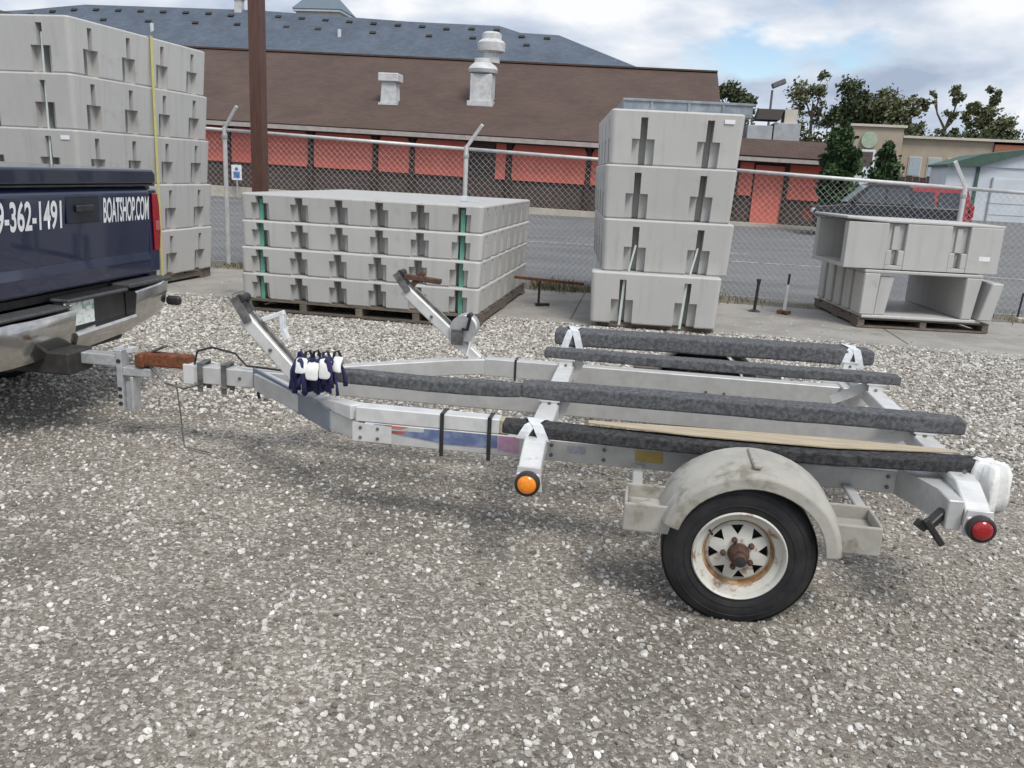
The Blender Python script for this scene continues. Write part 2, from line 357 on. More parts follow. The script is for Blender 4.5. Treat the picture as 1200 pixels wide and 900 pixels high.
M['concrete'] = mat('old_concrete', (.34, .325, .30), (.27, .255, .235), scale=2.2, rough=.95, bump=.3, bscale=50, stain=((.19, .175, .155), 1.3, .58))
M['asphalt'] = mat('worn_asphalt', (.125, .127, .132), (.165, .166, .168), scale=.8, rough=.9, bump=.3, bscale=60, stain=((.085, .086, .09), .5, .57), stretch=(.5, 1.6, 1))
M['paint_line'] = mat('worn_line', (.42, .42, .41), (.2, .2, .2), scale=6, rough=.9, thr=(.45, .6))
M['kerb'] = mat('kerb_concrete', (.50, .46, .38), (.42, .39, .33), scale=2, rough=.95)

def sheet(name, s0, s1, n0, n1, z, mt, wob=0, seg=1):
    b = MB()
    if not wob:
        b.add([(s0, n0, z), (s1, n0, z), (s1, n1, z), (s0, n1, z)], [(0, 1, 2, 3)])
    else:                                   # ragged near edge
        r = random.Random(3); k = int((s1-s0)/.12); vs = []; off = 0
        for i in range(k+1):
            s = s0+(s1-s0)*i/k; off += r.uniform(-.05, .05); off *= .92
            vs += [(s, n0+off+wob*math.sin(s*1.3)*.5, z), (s, n1, z)]
        b.add(vs, [(2*i, 2*i+2, 2*i+3, 2*i+1) for i in range(k)])
    o = b.build(name, mt); placed(o); tag(o, kind='structure'); return o
sheet('ground', -1500, 1500, -300, 2500, -.012, 'earth')
sheet('gravel_lot', -16, 14, -8, 7.4, -.004, 'gravel_base')
sheet('concrete_apron', -14, 12, 4.75, 7.25, .004, 'concrete', wob=.18)
sheet('asphalt_lot', -70, 60, 7.7, 62, -.002, 'asphalt')
ln = tag(placed(MB().box((4.6, 13.5, .004), (6.5, .14, .004)).box((-.6, 15.5, .004), (5, .14, .004), rot=(0, 0, .06)).build('parking_line', 'paint_line')), kind='structure')
# joints of the slab
for k, s in enumerate((-5.0, -1.15, 2.3)):
    tag(placed(MB().box((0, 0, 0), (.014, 2.3, .004)).build('slab_joint', 'earth'), s, 6.15, .006), kind='structure')

def scatter(name, s0, s1, n0, n1, dens, smin, smax, seed, nscale, lo, hi, z=-.002):
    o = sheet(name, s0, s1, n0, n1, z, 'gravel_base'); del o['kind']; o['kind'] = 'stuff'
    g = bpy.data.node_groups.new(name, 'GeometryNodeTree')
    g.interface.new_socket('Geometry', in_out='INPUT', socket_type='NodeSocketGeometry')
    g.interface.new_socket('Geometry', in_out='OUTPUT', socket_type='NodeSocketGeometry')
    nd, lk = g.nodes, g.links
    gi = nd.new('NodeGroupInput'); go = nd.new('NodeGroupOutput')
    pos = nd.new('GeometryNodeInputPosition')
    ns = nd.new('ShaderNodeTexNoise'); ns.inputs['Scale'].default_value = nscale; ns.inputs['Detail'].default_value = 5; ns.inputs['Roughness'].default_value = .62
    vm = nd.new('ShaderNodeVectorMath'); vm.operation = 'MULTIPLY'; vm.inputs[1].default_value = (.4, 1.2, 1)
    lk.new(pos.outputs[0], vm.inputs[0]); lk.new(vm.outputs[0], ns.inputs['Vector'])
    mr = nd.new('ShaderNodeMapRange'); mr.inputs['From Min'].default_value = .43; mr.inputs['From Max'].default_value = .57
    mr.inputs['To Min'].default_value = dens*lo; mr.inputs['To Max'].default_value = dens*hi
    lk.new(ns.outputs['Fac'], mr.inputs['Value'])
    ds = nd.new('GeometryNodeDistributePointsOnFaces'); ds.distribute_method = 'RANDOM'; ds.inputs['Seed'].default_value = seed
    lk.new(gi.outputs[0], ds.inputs['Mesh']); lk.new(mr.outputs[0], ds.inputs['Density'])
    ji = nd.new('GeometryNodeJoinGeometry')
    for k in range(6):
        ic = nd.new('GeometryNodeMeshIcoSphere'); ic.inputs['Radius'].default_value = .5; ic.inputs['Subdivisions'].default_value = 2
        p2 = nd.new('GeometryNodeInputPosition'); va = nd.new('ShaderNodeVectorMath'); va.operation = 'ADD'; va.inputs[1].default_value = (k*7.3, k*3.1+seed, 0)
        lk.new(p2.outputs[0], va.inputs[0])
        nn = nd.new('ShaderNodeTexNoise'); nn.inputs['Scale'].default_value = 1.9; nn.inputs['Detail'].default_value = 1; lk.new(va.outputs[0], nn.inputs['Vector'])
        m2 = nd.new('ShaderNodeMapRange'); m2.inputs['From Min'].default_value = .3; m2.inputs['From Max'].default_value = .7; m2.inputs['To Min'].default_value = .55; m2.inputs['To Max'].default_value = 1.3
        lk.new(nn.outputs['Fac'], m2.inputs['Value'])
        vs = nd.new('ShaderNodeVectorMath'); vs.operation = 'SCALE'; lk.new(p2.outputs[0], vs.inputs[0]); lk.new(m2.outputs[0], vs.inputs['Scale'])
        sp = nd.new('GeometryNodeSetPosition'); lk.new(ic.outputs['Mesh'], sp.inputs['Geometry']); lk.new(vs.outputs[0], sp.inputs['Position'])
        sm = nd.new('GeometryNodeSetMaterial'); sm.inputs['Material'].default_value = M['stone']; lk.new(sp.outputs[0], sm.inputs['Geometry'])
        sh = nd.new('GeometryNodeSetShadeSmooth'); sh.inputs['Shade Smooth'].default_value = False; lk.new(sm.outputs[0], sh.inputs['Geometry'])
        gt = nd.new('GeometryNodeGeometryToInstance'); lk.new(sh.outputs[0], gt.inputs[0]); lk.new(gt.outputs[0], ji.inputs[0])
    ip = nd.new('GeometryNodeInstanceOnPoints'); ip.inputs['Pick Instance'].default_value = True
    lk.new(ds.outputs['Points'], ip.inputs['Points']); lk.new(ji.outputs[0], ip.inputs['Instance'])
    rr = nd.new('FunctionNodeRandomValue'); rr.data_type = 'FLOAT_VECTOR'; rr.inputs[0].default_value = (-.35, -.35, 0); rr.inputs[1].default_value = (.35, .35, 6.28)
    lk.new(rr.outputs[0], ip.inputs['Rotation'])
    r2 = nd.new('FunctionNodeRandomValue'); r2.data_type = 'FLOAT'; r2.inputs[2].default_value = 0; r2.inputs[3].default_value = 1; r2.inputs['Seed'].default_value = 5
    pw = nd.new('ShaderNodeMath'); pw.operation = 'POWER'; pw.inputs[1].default_value = 2.5; lk.new(r2.outputs[1], pw.inputs[0])
    m3 = nd.new('ShaderNodeMapRange'); m3.inputs['To Min'].default_value = smin; m3.inputs['To Max'].default_value = smax; lk.new(pw.outputs[0], m3.inputs['Value'])
    r3 = nd.new('FunctionNodeRandomValue'); r3.data_type = 'FLOAT_VECTOR'; r3.inputs[0].default_value = (.8, .6, .5); r3.inputs[1].default_value = (1.3, 1., .9); r3.inputs['Seed'].default_value = 9
    v4 = nd.new('ShaderNodeVectorMath'); v4.operation = 'SCALE'; lk.new(r3.outputs[0], v4.inputs[0]); lk.new(m3.outputs[0], v4.inputs['Scale'])
    lk.new(v4.outputs[0], ip.inputs['Scale'])
    lk.new(ip.outputs[0], go.inputs[0])
    md = o.modifiers.new('scatter', 'NODES'); md.node_group = g
    return o
tag(scatter('gravel', -4.6, 3.4, -2.9, .6, 8200, .005, .028, 1, 1.0, .04, 1.35), 'loose pale limestone gravel in front of the trailer', 'gravel')
tag(scatter('gravel', -7.5, 5.8, .6, 4.9, 3100, .010, .036, 2, .9, .40, 1.3), 'coarser pale gravel behind the trailer up to the slab', 'gravel')
tag(scatter('gravel', -8, 7, 4.9, 6.4, 170, .008, .03, 3, .7, -.8, 2.2), 'stray gravel scattered over the concrete slab', 'gravel')

# ------------------------------------------------------------------ buildings behind the fence
def building_main():
    t = thing('salmon_building', 'long low salmon and dark brick building with brown shingle roof', 'building', 0, 31.0, 0)
    t.rotation_euler = Euler((0, R(.75), YAW))
    L, Rr = -34.0, 2.35
    MB().bb(L, 6.6, .12, 14, -.4, 2.37).bb(L, Rr-.2, .121, 14, 2.371, 2.7).build('wall', 'brick_dark', t)
    # salmon panels with bracketed upper corners
    for k, (a, b) in enumerate(((-25.5, -21.7), (-21.4, -18.1), (-17.85, -14.48), (-14.22, -11.7), (-11.44, -10.13), (-9.9, -7.74), (-6.55, -6.13), (-5.88, -2.9), (-2.7, -.2), (.1, 2.85), (3.05, 3.58))):
        z0, z1, c = 1.13, 2.6, .26
        p = [(a+.05, z0), (b-.05, z0), (b, z0+.12), (b, z1-c), (b-c*.6, z1), (a+c*.6, z1), (a, z1-c), (a, z0+.12)]
        if b-a < .7: p = [(a, z0), (b, z0), (b, z1), (a, z1)]
        MB().prism(p, 0, .16, 'y').build('panel', 'salmon', t)
    MB().prism([(3.66, .05), (4.74, .05), (4.74, 2.3), (3.66, 2.3)], 0, .16, 'y').build('door', 'salmon', t)
    MB().prism([(4.93, 1.08), (6.12, 1.08), (6.12, 2.4), (4.93, 2.4)], 0, .16, 'y').build('panel', 'salmon', t)
    for x in (-21.55, -17.97, -14.35, -11.57, -10.02, -6.0, -2.8, -.05, 2.95, 4.83):
        MB().bb(x-.09, x+.09, -.06, .1, 0, 2.55).build('post', 'dark_timber', t)
    # roof: eave at z 2.8, ridge further back
    ez, rz_, ey, ry = 2.78, 6.60, -.7, 8.6
    sl = math.hypot(ry-ey, rz_-ez); ang = math.atan2(rz_-ez, ry-ey)
    r = MB().bb(L, Rr, 0, sl, -.12, 0).build('roof', 'roof_brown', t, loc=(0, ey, ez), rot=(ang, 0, 0))
    MB().bb(L, Rr, 0, sl, -.12, 0).build('roof', 'roof_brown', t, loc=(0, 2*ry-ey, ez), rot=(math.pi-ang, 0, 0)).scale = (1, 1, -1)
    MB().prism([(ey+.5, ez), (2*ry-ey-.5, ez), (ry, rz_-.2)], Rr-.3, Rr-.1, 'x').build('gable', 'dark_timber', t)
    MB().bb(L, Rr, ry-.2, ry+.2, rz_-.02, rz_+.06).build('ridge_cap', 'roof_brown', t)
    MB().bb(L, Rr, ey-.1, ey-.01, ez-.22, ez-.05).build('gutter', 'gutter', t)
    MB().bb(L, Rr, ey, .12, ez-.26, ez-.2).build('soffit', 'trim_dark', t)
    # lower wing to the right with a short mansard
    m = MB().add([(Rr+.05, -.7, 2.62), (6.75, -.7, 2.62), (6.2, .7, 3.3), (Rr+.05, .7, 3.3), (6.75, 12, 2.62), (6.2, 11, 3.3), (Rr+.05, 12, 2.62), (Rr+.05, 11, 3.3)],
             [(0, 1, 2, 3), (1, 4, 5, 2), (4, 6, 7, 5), (3, 2, 5, 7), (0, 6, 4, 1), (0, 3, 7, 6)])
    m.build('mansard', 'roof_brown', t)
    MB().bb(Rr+.05, 6.75, -.8, -.71, 2.42, 2.56).build('gutter', 'gutter', t)
    MB().bb(Rr+.05, 6.7, -.68, .12, 2.38, 2.6).build('soffit', 'trim_dark', t)
    return t
building_main()
b = MB().bb(-34, 7.5, 0, .3, -.3, .16).build('kerb', 'kerb'); placed(b, 0, 28.9, .02); b.rotation_euler = Euler((0, R(.75), YAW)); tag(b, kind='structure')

def box_vent(s, n, z):
    t = thing('roof_vent', 'white box-shaped vent hood standing on the brown roof', 'vent', s, n, z)
    MB().prism([(-.36, 0), (.36, 0), (.30, .95), (-.30, .95)], -.3, .3, 'y').build('shaft', 'vent_metal', t)
    MB().bb(-.44, .44, -.42, .42, .95, 1.3).build('hood', 'vent_metal', t, bevel=.03)
    MB().bb(-.42, .42, -.4, .4, 0, .1).build('flashing', 'vent_metal', t)
box_vent(-11.66, 33.4, 4.05)
def fan(s, n, z):
    t = thing('exhaust_fan', 'stacked grey kitchen exhaust fans on a box curb on brown roof', 'exhaust fan', s, n, z)
    MB().bb(-.46, .46, -.46, .46, -.3, .95).build('curb', 'vent_metal', t, bevel=.02)
    MB().bb(-.56, .56, -.52, .52, -.4, -.15).build('flashing', 'vent_metal', t)
    MB().lathe([(0, .95), (.34, .95), (.60, 1.02), (.64, 1.16), (.56, 1.3), (.40, 1.42), (.38, 1.6), (0, 1.62)], axis='z', seg=24).build('fan_bowl', 'vent_metal', t, smooth=R(40))
    MB().lathe([(0, 0), (.36, 0), (.36, .42), (0, .42)], c=(.30, .2, 1.45), axis='z', seg=20).build('duct', 'vent_metal', t, smooth=R(40))
    MB().lathe([(0, 1.85), (.38, 1.85), (.58, 1.92), (.60, 2.25), (.52, 2.34), (.42, 2.40), (.42, 2.62), (.3, 2.7), (0, 2.7)], c=(.28, .2, 0), axis='z', seg=24).build('fan_hood', 'vent_metal', t, smooth=R(40))
fan(-7.75, 34.0, 4.55)

def slate_building():
    t = thing('slate_roofed_building', 'big building behind with blue-grey slate hip roof and rows of vents', 'building', 0, 60, 0)
    MB().bb(-75, 3.4, 1.2, 19, -1, 6.95).build('wall', 'cream', t)
    ez = 7.0
    ridge = [(-90, 12.6), (-56.3, 12.75), (-53.5, 12.95), (-51.1, 13.2), (-48.3, 13.46), (-33.2, 13.36), (-20.2, 12.8), (-12.9, 12.66), (-11.2, 12.2), (-8.15, 12.1)]
    nr = len(ridge)
    V = [(x, 7, z) for x, z in ridge]+[(x, 0, ez) for x, z in ridge]+[(4.4, 0, ez), (4.4, 20, ez), (-8.15, 20, ez), (-90, 20, ez)]
    F = [(i, i+1, nr+i+1, nr+i) for i in range(nr-1)]+[(nr-1, 2*nr, 2*nr-1), (nr-1, 2*nr+1, 2*nr), (nr-1, 2*nr+2, 2*nr+1)]
    F += [(0, 2*nr+3, 2*nr+2)+tuple(range(nr-1, 0, -1)), (0, nr, 2*nr+3)]
    r = MB().add(V, F).build('roof', 'roof_blue', t)
    def zr(x):
        for (x0, z0), (x1, z1) in zip(ridge[:-1], ridge[1:]):
            if x0 <= x <= x1: return z0+(z1-z0)*(x-x0)/(x1-x0)
        return 12.1
    def onroof(x, f): return (x, 7*f, ez+(zr(x)-ez)*f)
    rr = random.Random(5)
    sl_ = math.atan2(13-ez, 7)
    me = MB().bb(-.24, .24, -.12, .14, -.05, .11).mesh('roof_louver'); me.materials.append(M['trim_dark'])
    for i in range(23):
        link('roof_louver', me, r, loc=onroof(-53+i*2.0, .92 if i % 9 else .9), rot=(sl_, 0, 0))
    for i in range(11):
        link('roof_louver', me, r, loc=onroof(-50+i*3.9+rr.uniform(-.7, .7), .78), rot=(sl_, 0, 0))
    for x, f in ((-41, .66), (-25.3, .70), (-13.6, .72)):
        MB().tube([(0, 0, -.2), (0, 0, .55)], .15, 10).build('vent_pipe', 'bldg_white', r, loc=onroof(x, f))
    for x in (-34.6, -33.4):
        MB().bb(-.3, .3, -.3, .3, -.4, .75).build('chimney', 'vent_metal', r, loc=(x, 7.0, zr(x)))
        MB().bb(-.4, .4, -.4, .4, .75, .95).build('chimney_cap', 'vent_metal', r, loc=(x, 7.0, zr(x)))
slate_building()
def cupola():
    t = thing('cupola', 'cream cupola with teal-grey hip roof rising behind slate roof', 'cupola', -29.8, 72, 0)
    t.scale = (.68, .68, 1)
    MB().bb(-2.9, 2.7, 0, 5, 6, 14.4).build('wall', 'cream', t)
    MB().add([(-3.3, -.5, 14.4), (3.2, -.5, 14.4), (3.2, 5.5, 14.4), (-3.3, 5.5, 14.4), (-.6, 2.5, 16.6), (.4, 2.5, 16.6)], [(0, 1, 5, 4), (1, 2, 5), (2, 3, 4, 5), (3, 0, 4), (0, 3, 2, 1)]).build('roof', 'teal_roof', t)
    MB().bb(-3.2, 3.1, -.4, 5.4, 14.2, 14.37).build('cornice', 'bldg_white', t)
cupola()
def peak_house():
    t = thing('red_gabled_house', 'red gable with dark roof edge peeking over the tall dock stack', 'house', -42.0, 45, 0)
    MB().prism([(-6, -1), (5.0, -1), (5.0, 8.0), (0, 9.6), (-6, 8.0)], 0, 8, 'y').build('wall', 'redroof', t)
    MB().bar((-.2, 4, 9.85), (6.5, 4, 7.9), 9, .25, up=(0, 0, 1)).build('roof', 'trim_dark', t)
    MB().bar((-.2, 4, 9.85), (-7, 4, 7.9), 9, .25, up=(0, 0, 1)).build('roof', 'trim_dark', t)
peak_house()
def rooftop_unit():
    t = thing('rooftop_air_handler', 'grey rooftop air handler with dark slanted louvre on lower roof', 'air handler', 4.6, 34, 3.25)
    MB().bb(-.1, .95, -.6, .8, 0, .75).build('cabinet', 'hvac', t, bevel=.02)
    MB().bb(-1.15, -.15, -.6, .8, .0, .62).build('cabinet', 'hvac', t, bevel=.02)
    MB().add([(-.85, -.7, .85), (.1, -.7, .85), (.28, -.2, 1.3), (-.72, -.2, 1.3), (-.85, .6, .85), (.1, .6, .85), (.28, .6, 1.3), (-.72, .6, 1.3)], [(0, 1, 2, 3), (4, 7, 6, 5), (0, 4, 5, 1), (3, 2, 6, 7), (0, 3, 7, 4), (1, 5, 6, 2)]).build('louvre', 'trim_dark', t)
    MB().bb(.3, .8, -.4, .6, .75, 1.3).build('hood', 'cream', t)
    for x in (-1.3, -1.0): MB().tube([(x, -.5, 0), (x, -.5, 1.0)], .04, 6).build('stand', 'steel_dark', t)
rooftop_unit()
t = thing('rooftop_condenser', 'white rooftop condenser box with dark grille beside the conifer', 'condenser', 9.0, 38, 1.2)
MB().bb(-.66, .7, 0, 1, 0, 2.1).build('cabinet', 'bldg_white', t, bevel=.02)
MB().bb(-.1, .58, -.03, .0, 1.35, 2.0).build('grille', 'brick_dark', t)
t = thing('white_box_trailer', 'plain white box wall behind the black pickup', 'box trailer', 8.9, 36.5, 0)
MB().bb(-1.4, 1.3, 0, 2.2, .5, 2.3).build('body', 'bldg_white', t, bevel=.03)
for x in (-.5, .5): MB().lathe([(0, 0), (.34, 0), (.36, .04), (.36, .2), (0, .2)], c=(x, -.02, .36), seg=18).build('wheel', 'rubber', t)
t = thing('lamp_post', 'dark shoebox street lamp on a slim pole above the rooftops', 'street lamp', 6.0, 47, 0)
MB().tube([(0, 0, 0), (-.02, 0, 6.6)], [.09, .06], 8).build('pole', 'steel_dark', t)
MB().box((.28, 0, 6.95), (.75, .45, .28), rot=(0, R(-24), 0)).build('lamp_head', 'steel_dark', t, bevel=.04)

def garage():
    t = thing('white_garage', 'white sided garage with green gable roof at the right edge', 'garage', 21.3, 55, 0)
    MB().bb(-3.0, 4.4, .1, 3.4, -.5, 3.3).build('wall', 'bldg_white', t)
    # gable end faces the camera, ridge runs away
    MB().prism([(-1.2, 3.3), (4.4, 3.3), (1.6, 4.3)], .0, .4, 'y').build('gable', 'bldg_white', t)
    MB().prism([(-3.2, 3.22), (-1.25, 3.3), (1.6, 4.32), (4.9, 3.2), (4.9, 3.36), (1.6, 4.5), (-1.2, 4.05), (-3.2, 3.36)], -.35, 3.6, 'y').build('roof', 'green_roof', t)
    MB().bb(-1.3, -1.12, -.02, .1, -.5, 3.3).build('corner_trim', 'green_roof', t)
    MB().bb(-.2, 3.6, .02, .1, -.3, 2.6).build('garage_door', 'bldg_white', t)
    for z in (.4, 1.1, 1.8): MB().bb(-.2, 3.6, -.005, .02, z, z+.03).build('panel_groove', 'hvac', t)
    for x in (-.28, 3.6): MB().bb(x, x+.08, -.01, .06, -.3, 2.7).build('door_trim', 'hvac', t)
garage()
def strip_mall():
    t = thing('beige_shops', 'flat-roofed beige row of shops with a round green sign', 'building', 0, 78, 0)
    MB().bb(21.3, 29, 0, 12, -1, 6.1).build('wall', 'beige', t)
    MB().bb(29.05, 44, -.2, 12, -1, 5.9).build('brick_wall', 'brick_red', t)
    MB().bb(16.2, 21.2, -1, 2, -1, 6.9).build('tower', 'beige', t)
    MB().bb(6, 16.1, .5, 3, -1, 5.0).build('wing', 'beige', t)
    MB().bb(16.0, 21.4, -1.2, 2.2, 6.9, 7.1).build('parapet', 'cream', t)
    MB().bb(21.4, 44.2, -.4, 12.2, 6.12, 6.32).build('parapet', 'cream', t)
    MB().bb(5.9, 16, .3, 3.2, 5.02, 5.2).build('parapet', 'cream', t)
    w = MB().lathe([(0, -.12), (.66, -.12), (.7, 0), (.7, .1)], c=(18.4, -1.15, 5.75), seg=24).build('round_sign', 'sign_green', t)
    for x in (17.3, 19.2, 22.2, 23.8, 25.4, 27.2):
        f = MB().bb(x, x+1.1, -1.08 if x < 21 else -.08, -.9 if x < 21 else .1, 2.9, 4.6).build('window', 'cream', t)
        MB().bb(x+.08, x+1.02, -1.12 if x < 21 else -.12, -1.05 if x < 21 else -.05, 2.98, 4.52).build('pane', 'pale_glass', f)
strip_mall()
t = thing('dark_board_fence', 'low dark board fence in front of the beige shops', 'fence', 12, 66, 0)
for k in range(26): MB().bb(0, .46, 0, .05, 0, 2.75-.05*(k % 3)).build('board', 'dark_timber', t, loc=(k*.5-.6, 0, 0))
for z in (.5, 2.2): MB().bb(-.6, 12.6, .06, .14, z, z+.12).build('rail', 'dark_timber', t)

# ------------------------------------------------------------------ trees
def leaves(pts, size, rr, mesh_name):
    v, f = [], []
    for p in pts:
        a = Vector((rr.gauss(0, 1), rr.gauss(0, 1), rr.gauss(0, 1))).normalized(); b = a.orthogonal().normalized(); c = a.cross(b)
        s = size*rr.uniform(.5, 1.25); k = rr.uniform(.45, .8); o = len(v)
        v += [p-b*s, p+c*s*k, p+b*s, p-c*s*k]; f.append((o, o+1, o+2, o+3))
    me = bpy.data.meshes.new(mesh_name); me.from_pydata([tuple(x) for x in v], [], f); return me
def tree(name, label, s, n, h, blobs, mt, count, size, seed, group=None, lean=0, tr=.3, base=0):
    """blobs: (x, z, rx, rz, weight) crown clumps in the tree's own frame"""
    rr = random.Random(seed)
    t = thing(name, label, 'tree', s, n, base, group)
    tp = Vector((lean, 0, h*.8))
    b = MB().tube([(0, 0, -.5), (lean*.2, .1, h*.3), (lean*.55, 0, h*.58), tp], [tr, tr*.8, tr*.55, tr*.2], 8)
    for (x, z, rx, rz, w) in blobs:
        z0 = max(h*.25, min(z-rz*.6, h*.65)); st = Vector((lean*z0/h, 0, z0)); en = Vector((x, rr.uniform(-rx*.4, rx*.4), z+rz*.2))
        mid = (st+en)/2+Vector((rr.uniform(-.3, .3), rr.uniform(-.3, .3), -.2))
        b.tube([st, mid, en], [tr*.4, tr*.26, tr*.07], 6)
        for q in range(3):
            e2 = en+Vector((rr.gauss(0, rx*.5), rr.gauss(0, rx*.5), rr.gauss(0, rz*.5))); b.tube([mid, (mid+e2)/2+Vector((0, 0, .15)), e2], [tr*.18, tr*.1, tr*.03], 5)
    b.build('trunk', 'bark', t)
    W = sum(w for *_, w in blobs); pts = []
    for (x, z, rx, rz, w) in blobs:
        k = max(4, int(13*w)); sub = []
        for q in range(k):
            d = Vector((rr.gauss(0, 1), rr.gauss(0, 1), rr.gauss(0, 1))).normalized()*rr.uniform(.25, 1.)**.6
            sub.append((Vector((x+d.x*rx, d.y*rx*.9, z+d.z*rz)), rr.uniform(.22, .42)*min(rx, rz)))
        for i in range(int(count*w/W)):
            c, r_ = rr.choice(sub)
            d = Vector((rr.gauss(0, 1), rr.gauss(0, 1), rr.gauss(0, .85))); pts.append(c+d*r_*.78)
    me = leaves(pts, size, rr, 'crown'); me.materials.append(M[mt]); link('crown', me, t)
    return t
GT = 'trees on the skyline'
M['leaf_a'].node_tree.nodes['Principled BSDF'].inputs['Roughness'].default_value = .6
tree('broadleaf_tree', 'airy tall tree with see-through crown left of the dense one', 17.5, 100, 13.8, [(-1.6, 11.6, 1.4, 1.8, 1), (.2, 12.6, 1.2, 1.3, .8), (-1.9, 8.4, 1.2, 1.6, .8), (.5, 9.6, 1.2, 1.6, .7), (-1.2, 5.6, 1.6, 1.4, .9)], 'leaf_a', 3000, .20, 21, GT, lean=-.3)
tree('broadleaf_tree', 'dense dark tree in the middle of the skyline group', 21.2, 98, 13.2, [(0, 11.5, 1.7, 1.6, 1), (.6, 9.2, 2.0, 1.6, 1.2), (-1.2, 9.0, 1.4, 1.5, .8), (.2, 6.6, 1.5, 1.3, .7)], 'leaf_b', 6500, .24, 22, GT)
tree('broadleaf_tree', 'wide spreading tree with drooping right side beside the dense one', 24.6, 96, 12.6, [(-.6, 10.6, 1.8, 1.6, 1.2), (1.2, 9.8, 1.7, 1.4, 1), (2.4, 8.0, 1.3, .9, .6), (0, 7.6, 1.9, 1.3, 1), (3.0, 10.6, .8, .7, .3), (-1.0, 5.6, 1.6, 1.2, .7)], 'leaf_a', 6600, .23, 23, GT, lean=.3)
tree('broadleaf_tree', 'thin half-bare tree with forked leaning trunk', 29.6, 96, 12.6, [(1.5, 11.6, .7, 1.1, .8), (1.2, 9.8, .55, .9, .5), (-.9, 11.6, .45, .8, .2), (.3, 7.6, .45, 1.0, .4)], 'leaf_a', 1100, .20, 24, GT, lean=1.1, tr=.34)
tree('broadleaf_tree', 'lumpy dark tree standing at the right edge of the skyline', 34.4, 96, 12.6, [(.1, 11.6, .7, 1.0, .5), (-1.4, 9.9, .9, 1.3, .7), (.8, 9.2, 1.5, 1.4, 1), (-2.9, 7.4, .6, .9, .35), (2.2, 7.8, 1.4, 1.3, .9), (-.6, 7.2, 1.5, 1.5, 1), (1.0, 5.6, 2.4, 1.2, 1), (3.2, 6.0, 1.1, .9, .5)], 'leaf_a', 8600, .22, 25, GT)
tree('broadleaf_tree', 'tree crown just showing above the tall dock stack', 8.6, 96, 12.6, [(-.6, 11.1, 1.1, 1.0, 1), (-2.2, 10.9, 1.0, 1.0, .7), (.9, 9.8, 1.2, 1.0, .8), (-.4, 8.4, 2.2, 1.4, 1.1)], 'leaf_b', 5200, .22, 26, GT)
tree('conifer', 'dense dark green conical evergreen rising behind the fence', 5.98, 27, 4.0, [(0, 3.5, .2, .28, .4), (-.05, 3.05, .42, .35, .9), (0, 2.6, .6, .4, 1.3), (.05, 2.05, .72, .45, 1.5), (0, 1.4, .7, .5, 1.3), (0, .7, .74, .5, 1.2)], 'conifer', 15000, .10, 31, tr=.1)
tree('conifer', 'smaller dark evergreen right of the conical one', 7.5, 27.3, 3.2, [(0, 2.75, .2, .3, .4), (0, 2.3, .36, .4, .8), (0, 1.7, .45, .45, 1), (0, 1.0, .5, .5, 1)], 'conifer', 8000, .095, 32, tr=.08)
def hedge(name, label, s, n, segs, seed, size, count, mt):
    rr = random.Random(seed); t = thing(name, label, 'hedge', s, n, 0)
    pts = []
    for i in range(count):
        x, z0, z1 = rr.choice(segs); pts.append(Vector((x+rr.gauss(0, .9), rr.gauss(0, .8), rr.uniform(z0, z1+rr.uniform(-.3, .3)))))
    me = leaves(pts, size, rr, 'foliage'); me.materials.append(M[mt]); link('foliage', me, t)
    b = MB()
    for x, z0, z1 in segs: b.tube([(x, 0, -.2), (x+rr.uniform(-.3, .3), 0, z1*.8)], [.12, .04], 5)
    b.build('stem', 'bark', t)
hedge('hedge', 'dark hedge line behind the roof of the beige shops', 0, 94, [(x*.5, 3.0, 7.0+.6*math.sin(x*.85)+.4*math.sin(x*2.3)) for x in range(26, 88)], 41, .24, 15000, 'leaf_b')

# ------------------------------------------------------------------ parked vehicles behind the fence
def wheel_simple(t, x, y, r, w=.2, rim='galv'):
    s = 1 if y > 0 else -1
    wl_ = MB().lathe([(r*.6, -w/2*1), (r*.92, -w/2), (r, -w/2+.03), (r, w/2-.03), (r*.92, w/2), (r*.6, w/2)], c=(x, y, r), seg=24).build('wheel', 'rubber', t, smooth=R(40))
    MB().lathe([(0, s*(w/2-.03)), (r*.2, s*(w/2-.02)), (r*.5, s*(w/2-.05)), (r*.62, s*(w/2))], c=(x, y, r), seg=20).build('rim', rim, wl_, smooth=R(40))
def body_shell(prof, hw, tuck):
    """prof: (x,z) polygon; returns MB with the sides tucked in above the waist by tuck(z)"""
    n = len(prof); b = MB(); vs = []
    for sgn in (-1, 1):
        for (x, z) in prof: vs.append((x, sgn*(hw-tuck(z)), z))
    fs = [(k, (k+1) % n, n+(k+1) % n, n+k) for k in range(n)]+[tuple(range(n)), tuple(reversed(range(n, 2*n)))]
    return b.add(vs, fs)
